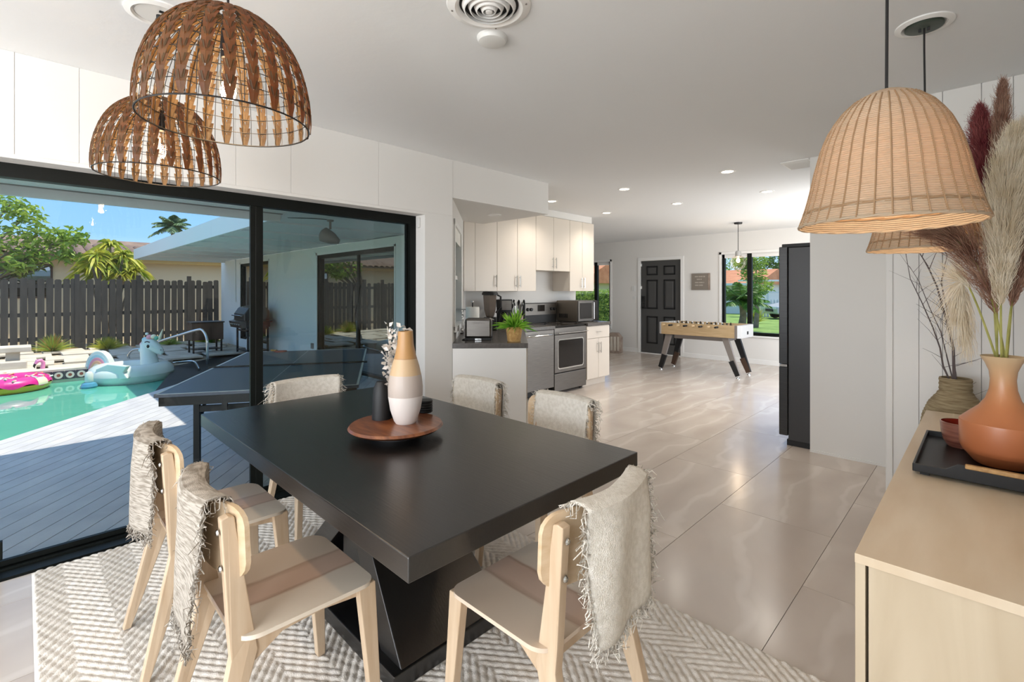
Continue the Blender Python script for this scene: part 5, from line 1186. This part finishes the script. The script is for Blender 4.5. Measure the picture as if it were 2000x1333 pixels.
# unicorn float
c = oz(258, 742, WZ); un = thing('unicorn_float', 'white inflatable unicorn pool float with rainbow tail and mane', 'pool float', (c[0], c[1], WZ)); rt_ = Vector((RX, RY, 0)); fw = Vector((FX, FY, 0))
S_ = c and math.hypot(*(c[0]*1., c[1]*1.))/FPX*1.0
du = (c[0]*FX+c[1]*FY)/FPX                 # metres per pixel at the float
def up(u, v, dep=0): p = od(u, v, du*FPX+dep); return (p[0]-c[0], p[1]-c[1], p[2]-WZ)
torus(MB(), (0, 0, .14), 48*du, 20*du, 52, 18, .95).build('ring', 'white_vinyl', un, smooth=True)
MB().tube([up(294, 738, .1), up(293, 715, .1), up(291, 700, .1), up(289, 684, .1), up(288, 672, .1), up(288, 664, .1)], [17*du, 16*du, 14*du, 13*du, 12*du, 7*du], 16).build('neck', 'white_vinyl', un, smooth=True)
hd = MB().tube([up(281, 672, .1), up(286, 671, .1), up(296, 674, .1), up(306, 681, .1), up(313, 687, .1), up(317, 691, .1)], [7*du, 12*du, 12.5*du, 9*du, 7*du, 3*du], 16).build('head', 'white_vinyl', un, smooth=True)
MB().sphere(up(289, 677, -.105), 2.4*du, 10, 8, (1, 1, 1.4)).build('eye', 'blackmat', hd, smooth=True); MB().tube([up(283, 669, -.1), up(287, 667.5, -.115), up(292, 669, -.115)], 1.1*du, 6).build('eyelash', 'blackmat', hd)
MB().sphere(up(314, 684, -.01), 1.1*du, 8, 6).build('nostril', 'greypaint', hd)
MB().tube([up(310, 664, .1), up(314, 655, .1), up(318, 643, .1)], [3.5*du, 2.4*du, .4*du], 10).build('horn', 'creamv', hd, smooth=True)
for (u, v, rr, m) in ((284, 664, 6, 'lightblue'), (292, 659, 5.5, 'pinkv'), (300, 658, 5, 'creamv'), (306, 661, 4.5, 'greenv'), (279, 673, 5.5, 'pinkv'), (276, 684, 5, 'lightblue'), (287, 652.5, 3, 'white_vinyl')):
    MB().sphere(up(u, v, .08), rr*du, 12, 8, (1, 1, .9)).build('mane_tuft' if rr > 3 else 'ear', m, hd, smooth=True)
for k, (m, r0) in enumerate((('white_vinyl', 27), ('lightblue', 23), ('pinkv', 19), ('peachv', 15), ('creamv', 11), ('greenv', 8))):
    b = MB(); pts = [up(196+r0*.95*math.cos(a), 726-r0*1.5*math.sin(a), .05+.012*k*0) for a in [math.pi*i/14 for i in range(15)]]
    th = .13+.012*k; b.prism([(i, j) for i, j in [(0, 0)]], 0, 0) if False else None
    vs = [tuple(Vector(p)+fw*s) for s in (-th/2, th/2) for p in pts]; n = len(pts)
    MB().add(vs, [tuple(range(n)), tuple(range(2*n-1, n-1, -1))]+[(i, i+1, n+i+1, n+i) for i in range(n-1)]+[(n-1, 0, n, 2*n-1)]).build('tail_band', m, un, bevel=.01)
wg = [up(u_, v_, -.62) for u_, v_ in ((186, 722), (210, 712), (248, 716), (240, 728), (249, 740), (215, 745), (190, 738))]
b = MB(); n = len(wg); b.add([tuple(Vector(p)-fw*0) for p in wg]+[tuple(Vector(p)-fw*-.09) for p in wg], [tuple(range(n)), tuple(range(2*n-1, n-1, -1))]+[(i, (i+1) % n, n+(i+1) % n, n+i) for i in range(n)]); b.build('wing', 'white_vinyl', un, bevel=.015)
# chlorine floater
c = oz(174, 758, WZ); r = thing('chlorine_floater', 'small blue and white floating chlorine dispenser beside the unicorn', 'pool floater', c)
MB().lathe([(.001, -.02), (.1, -.02), (.12, .03), (.1, .08), (.05, .1), (.045, .2), (.001, .22)], 24).build('float_body', 'bluep', r, smooth=True); MB().lathe([(.05, .1), (.06, .12), (.06, .24), (.04, .28), (.001, .29)], 20).build('cap', 'plastic_white', r, smooth=True)
# stainless rails
def pts(L): return [od(u, v, d) for u, v, d in L]
def smoothpts(P, n=6):
    P = [Vector(p) for p in P]; out = []
    for i in range(len(P)-1):
        a, b_, c_, d_ = P[max(i-1, 0)], P[i], P[i+1], P[min(i+2, len(P)-1)]
        for k in range(n):
            t_ = k/n; out.append(.5*((2*b_)+(-a+c_)*t_+(2*a-5*b_+4*c_-d_)*t_*t_+(-a+3*b_-3*c_+d_)*t_**3))
    return out+[P[-1]]
o = oz(405, 712, ZD); r = thing('pool_handrail', 'curved stainless steel pool handrail beside the ping-pong table', 'handrail', o)
d0 = 10.4
MB(o).tube(smoothpts([oz(405, 712, ZD)]+pts([(405, 690, 10.3), (404, 662, 10.3), (396, 646, 10.35), (384, 645, 10.4), (350, 655, 10.5), (312, 667, 10.6), (280, 680, 10.75), (260, 684, 10.8), (251, 694, 10.8), (255, 708, 10.8), (268, 716, 10.7)]), 5), .026, 10).build('upper_rail', 'chrome', r, smooth=True)
MB(o).tube(smoothpts(pts([(268, 716, 10.7), (300, 713, 10.6), (340, 709, 10.4), (372, 706, 10.2), (382, 709, 10.15)])+[oz(389, 722, ZD)], 5), .026, 10).build('lower_rail', 'chrome', r, smooth=True)
# brown cart on casters
c = (-13.95, 3.2, ZD); r = thing('wheeled_cart', 'brown box cart on black wheeled legs in front of the fence', 'cart', c)
MB().box(-.25, -.34, .36, .25, .34, .78).build('box', 'brown', r, bevel=.01); MB().box(-.27, -.36, .78, .27, .36, .81).build('lid', 'grill', r, bevel=.005)
for x in (-.22, .22):
    for y in (-.3, .3):
        l = MB().box(x-.018, y-.018, .09, x+.018, y+.018, .36).build('leg', 'grill', r); q = MB().lathe([(.001, -.015), (.045, -.015), (.045, .015), (.001, .015)], 16); q.v = [(v[0]+x, v[2]+y, v[1]+.045) for v in q.v]; q.build('caster', 'tyre', l)
MB().box(-.2, -.28, .12, .2, .28, .14).build('shelf', 'grill', r)
# gas grill
o = oz(500, 690, ZD); o = (-12.85, 3.95, ZD); r = thing('gas_grill', 'black gas grill on an open cart against the white wing wall', 'grill', o, math.radians(0))
MB().prism([(-.3, .86), (.26, .86), (.26, 1.10), (.17, 1.19), (.0, 1.215), (-.2, 1.17), (-.3, 1.02)], -.4, .4, 'y').build('hood', 'grill', r, bevel=.02).rotation_euler[2] = math.radians(90)
MB().box(-.42, -.27, .70, .42, .27, .86).build('firebox', 'grill', r, bevel=.01)
p_ = MB().prism([(-.40, .84), (-.27, .87), (-.27, .70), (-.36, .69)], -.45, .45, 'x').build('control_panel', 'steel', r, bevel=.004)
for k in range(5):
    q = MB().lathe([(.024, 0), (.02, .03), (.001, .032)], 14); q.v = [(v[0], -v[2], v[1]) for v in q.v]; q.build('knob', 'chrome', p_, (-.3+.15*k, -.385, .77), smooth=True)
MB().box(.43, -.22, .83, .72, .22, .87).build('side_shelf', 'grill', r, bevel=.008); MB().box(-.72, -.22, .83, -.43, .22, .87).build('side_shelf', 'grill', r, bevel=.008)
for x in (-.4, .4):
    for y in (-.22, .22): MB().box(x-.02, y-.02, 0 if x < 0 else .0, x+.02, y+.02, .70).build('leg', 'grill', r)
MB().box(-.42, -.24, .12, .42, .24, .15).build('bottom_shelf', 'grill', r); MB().box(-.42, -.24, .6, .42, -.22, .64).build('front_bar', 'chrome', r)
MB().lathe([(.001, .15), (.14, .15), (.15, .2), (.15, .36), (.11, .44), (.04, .46), (.04, .5), (.001, .5)], 20, (0, .0, 0)).build('propane_tank', 'plastic_white', r, smooth=True)
for s in (-1, 1): MB().tube([(s*.3, -.31, .98), (s*.3, -.36, .98)], .012, 6).build('handle_post', 'chrome', r)
MB().tube([(-.33, -.36, .98), (.33, -.36, .98)], .016, 8).build('handle', 'chrome', r)
# patio speaker
c = oz(645, 430, RZ+.03); r = thing('patio_speaker', 'dark grey conical outdoor speaker hanging from the patio roof', 'speaker', c)
MB().lathe([(.045, .0), (.04, -.02), (.015, -.025), (.015, -.12)], 16).build('bracket', 'greypaint', r, smooth=True)
q = MB().lathe([(.001, .20), (.03, .19), (.075, .1), (.095, .0), (.098, -.03), (.06, -.06), (.001, -.075)], 28); Rm = Matrix.Rotation(math.radians(115), 4, Vector((FX, FY, 0)).normalized()); q.v = [tuple(Rm @ Vector(v)+Vector((-.06*RX, -.06*RY, -.2))) for v in q.v]; q.build('speaker_body', 'greypaint', r, smooth=True)
MB(c).tube([c, (c[0]-.2*RX, c[1]-.2*RY, RZ+.05), (c[0]-.55*RX, c[1]-.55*RY, RZ+.06)], .006, 6).build('cable', 'blackmat', r)
# conduit on the wing wall
o = oy(433, 500, WY); r = MB(o).tube([oy(445, 497, WY-.02), oy(452, 499, WY-.02), oy(459, 506, WY-.02), oy(460, 590, WY-.02)], .018, 8).build('conduit_pipe', 'stucco', None, o, smooth=True); tag(r, 'white conduit pipe bending down the end of the white wing wall', 'pipe')
p_ = oy(611, 676, WY); o = MB(p_).box(p_[0]-.05, WY-.03, p_[2]-.06, p_[0]+.05, WY, p_[2]+.06).build('outdoor_outlet', 'greypaint', None, p_, bevel=.005); tag(o, 'grey outdoor outlet box low on the white wing wall', 'outlet')
# ---- ping-pong table
c0, c1 = Vector((-4.62, .71, 0)), Vector((-3.85, 2.04, 0)); e1 = (c1-c0).normalized(); c1 = c0+e1*1.525; e2 = Vector((-e1.y, e1.x, 0)); pz = ZD+.76
o = tuple((c0+c1)/2+e2*1.37)[:2]+(ZD,); pp_ = thing('ping_pong_table', 'blue ping-pong table with white lines on the patio deck', 'game table', o, math.atan2(e1.y, e1.x))
# local x along the short side, local y along the length
for s in (-1, 1):
    hf = MB().box(-.7625, min(s*.006, s*1.37), .735, .7625, max(s*.006, s*1.37), .76).build('table_half', 'pingpong', pp_, bevel=.002)
    fr = MB(); y1_ = s*1.34
    fr.box(-.74, min(y1_, y1_-s*.04), .66, .74, max(y1_, y1_-s*.04), .734); fr.box(-.74, min(s*.03, y1_), .68, -.70, max(s*.03, y1_), .734); fr.box(.70, min(s*.03, y1_), .68, .74, max(s*.03, y1_), .734); fr.build('apron', 'blackmat', hf)
    for ln in ((-.7625, s*1.37-.02 if s > 0 else -1.37, .7625, s*1.37 if s > 0 else -1.35), (-.7625, 0 if s > 0 else -1.37, -.7425, 1.37 if s > 0 else 0), (.7425, 0 if s > 0 else -1.37, .7625, 1.37 if s > 0 else 0), (-.0015, 0 if s > 0 else -1.37, .0015, 1.37 if s > 0 else 0)):
        MB().box(ln[0], ln[1], .760, ln[2], ln[3], .7612).build('line', 'whiteline', hf)
    for x in (-.55, .55):
        l = MB().box(x-.022, s*1.1-.022, .0, x+.022, s*1.1+.022, .735).build('leg', 'blackmat', hf); MB().beam((x, s*1.08, .42), (x, s*.8, .7), .02, .03).build('brace', 'blackmat', l); MB().lathe([(.03, 0), (.026, .03), (.015, .035)], 12, (x, s*1.1, 0), cap0=True).build('foot', 'tyre', l)
    MB().box(-.55, s*1.1-.015, .55, .55, s*1.1+.015, .60).build('cross_bar', 'blackmat', hf)
    for x in (-.3, .0, .3): MB().box(x-.02, s*1.25-.012, .56, x+.02, s*1.25+.012, .70).build('apron_strut', 'blackmat', hf)
MB().box(-.8, -.006, .755, .8, .006, .775).build('folded_net', 'blackmat', pp_)
def paddle(label, u, v, a):
    p = oz(u, v, pz+.004); r = thing('paddle', label, 'paddle', (p[0], p[1], pz+.0015), a)
    MB().lathe([(.001, 0), (.078, 0), (.08, .006), (.078, .012), (.001, .012)], 28).build('blade', 'paddle', r, smooth=True); MB().box(-.17, -.014, 0, -.07, .014, .022).build('handle', 'paddlewood', r, bevel=.004)
paddle('red paddle with wooden handle on the near half of the ping-pong table', 617, 741, TH+.1); paddle('dark red paddle near the far edge of the ping-pong table', 548, 687, TH-.4)
p_ = oz(598, 743, pz+.02); o = MB().sphere((0, 0, .02), .02, 16, 10).build('ping_pong_ball', 'yellowv', None, (p_[0], p_[1], pz+.0012), smooth=True); tag(o, 'orange ping-pong ball beside the red paddle', 'ball')

# ================================================================== FRONT YARD through the far windows
GZ = -.3
lw = struct(MB().box(-40, YF+.3, -.5, 15, 75, GZ).build('lawn', 'grass'))
struct(MB().prism([(-7.2, 27), (5, 21), (5, 33), (-6.0, 38), (-12, 60), (-17, 60)], GZ, GZ+.02).build('road_drive', 'asphalt'))
struct(MB().box(-12, YF+.3, GZ, 6, YF+8.5, GZ+.03).build('path_front', 'concrete'))
hb = (-11.5, 15.5, GZ); r = thing('hedge', 'clipped bright green hedge outside the narrow far window', 'hedge', hb)
MB().box(-2.4, -.35, 0, 2.4, .35, 1.55).build('hedge_core', 'leaf_dark', r); q = np.stack([NR.uniform(-2.5, 2.5, 9000), NR.uniform(-.5, .5, 9000), NR.uniform(0, 1.72, 9000)], -1); q[:, 1] = np.where(NR.random(9000) < .6, -.42+NR.normal(0, .05, 9000), q[:, 1]); Vl, Fl = leafcloud(q, .1, .5, .3); tag(link('hedge_leaves', np_mesh('hedge_leaves', Vl, Fl), 'leaf_lime', r), kind='stuff')
def gable(label, base, w_, d_, h, rh, wm, rm):
    r = thing('house_across_street', label, 'house', base); MB().box(-w_/2, -d_/2, 0, w_/2, d_/2, h).build('wall', wm, r)
    MB().add([(-w_/2-.5, -d_/2-.6, h-.1), (w_/2+.5, -d_/2-.6, h-.1), (w_/2+.5, 0, h+rh), (-w_/2-.5, 0, h+rh), (w_/2+.5, d_/2+.6, h-.1), (-w_/2-.5, d_/2+.6, h-.1)], [(0, 1, 2, 3), (3, 2, 4, 5), (0, 3, 5), (1, 4, 2), (0, 5, 4, 1)]).build('roof', rm, r)
    MB().box(-w_/2-.5, -d_/2-.62, h-.22, w_/2+.5, -d_/2-.56, h-.05).build('fascia', 'fascia', r)
    for x in (-w_*.25, w_*.2): f = MB().box(x-.6, -d_/2-.03, .8, x+.6, -d_/2, 2.0).build('window', 'glass_dark', r)
gable('house with terracotta roof seen over the hedge', (-28.2, 34, GZ), 12, 8, 2.4, 1.9, 'beige', 'redroof')
gable('white house with terracotta roof seen through the wide far window', (-16.2, 41, GZ), 8.5, 8, 2.3, 1.1, 'stucco', 'redroof')
pb = oz(1447, 648, GZ); palm('young palm with a slim trunk outside the wide far window', pb, 1.3, 1.15, 20, 'leaf_dark', .35, 'young_palm', .05)
tb_ = oz(1476, 640, GZ); broad_tree('bushy green tree right of the window mullion', tb_, 2.0, [(-.1, 0, 2.5, .6), (.15, .2, 1.9, .55), (-.2, 0, 1.5, .5), (.0, .1, 3.1, .5), (-.5, .2, 3.0, .45)], 'leaf_lime', 420, .17, 'street_tree')
tb_ = od(1507, 640, 44); tb_ = (tb_[0], tb_[1], GZ); broad_tree('dark tree behind the white front fence', tb_, 3.0, [(0, 0, 3.6, 1.4), (1.4, 0, 3.2, 1.2), (-1.4, 0, 3.4, 1.2), (.4, 0, 4.4, 1.0)], 'leaf_dark', 420, .3, 'street_tree')
tb_ = od(1425, 640, 52); tb_ = (tb_[0], tb_[1], GZ); broad_tree('tree crown rising over the white house roof', tb_, 3.5, [(0, 0, 4.6, 1.5), (1.5, 0, 5.0, 1.3), (-1.5, 0, 4.4, 1.2)], 'leaf_lime', 300, .35, 'street_tree')
tb_ = od(1476, 620, 25); tuft('spiky yellow-green shrub in front of the white front fence', (tb_[0], tb_[1], GZ), .5, 1.1, 'leaf_yellow', 400)
fo_ = od(1497, 600, 31); r = thing('white_yard_fence', 'white picket yard fence and pergola rail beyond the lawn', 'fence', (fo_[0], fo_[1], GZ), TH)
for k in range(16): 
    if k == 0: q0 = MB().prism([(-.05, 0), (.05, 0), (.05, 1.05), (0, 1.15), (-.05, 1.05)], -.012, .012, 'y').build('picket', 'trim', r); q = q0
    else: q = q0.copy(); COL.objects.link(q)
    q.location = (-1.5+k*.2, 0, 0)
for z in (.3, .85, 1.6): MB().box(-1.6, .015, z-.04, 1.8, .05, z+.04).build('rail', 'trim', r)
for x in (-1.2, .1, 1.5): MB().box(x-.05, .02, 0, x+.05, .1, 2.3).build('post', 'trim', r)
MB().box(-1.6, -.3, 2.3, 1.9, .5, 2.4).build('pergola_beam', 'trim', r)
# parked car, its front end in view
cb_ = od(1502, 600, 29); cb_ = (cb_[0]+2.15*RX, cb_[1]+2.15*RY, GZ); r = thing('parked_car', 'silver parked car half hidden by the refrigerator', 'car', cb_, TH+math.pi)
MB().prism([(-2.1, .3), (2.1, .3), (2.15, .75), (1.2, .95), (.6, 1.45), (-1.2, 1.5), (-2.0, 1.0), (-2.15, .7)], -.85, .85, 'y').build('body', 'carsilver', r, bevel=.08)
MB().prism([(1.0, .98), (.58, 1.4), (-1.15, 1.44), (-1.75, 1.02)], -.87, .87, 'y').build('side_glass', 'screen', r)
for x in (-1.35, 1.35):
    for y in (-.8, .8):
        q = MB().lathe([(.001, -.11), (.31, -.11), (.33, 0), (.31, .11), (.001, .11)], 24); q.v = [(v[0]+x, v[2]+y, v[1]+.33) for v in q.v]; q.build('wheel', 'tyre', r, smooth=True)
for y in (-.6, .6): MB().box(2.1, y-.18, .6, 2.17, y+.18, .74).build('headlight', 'plastic_white', r)
MB().box(2.12, -.4, .45, 2.17, .4, .6).build('front_grille', 'blackmat', r)
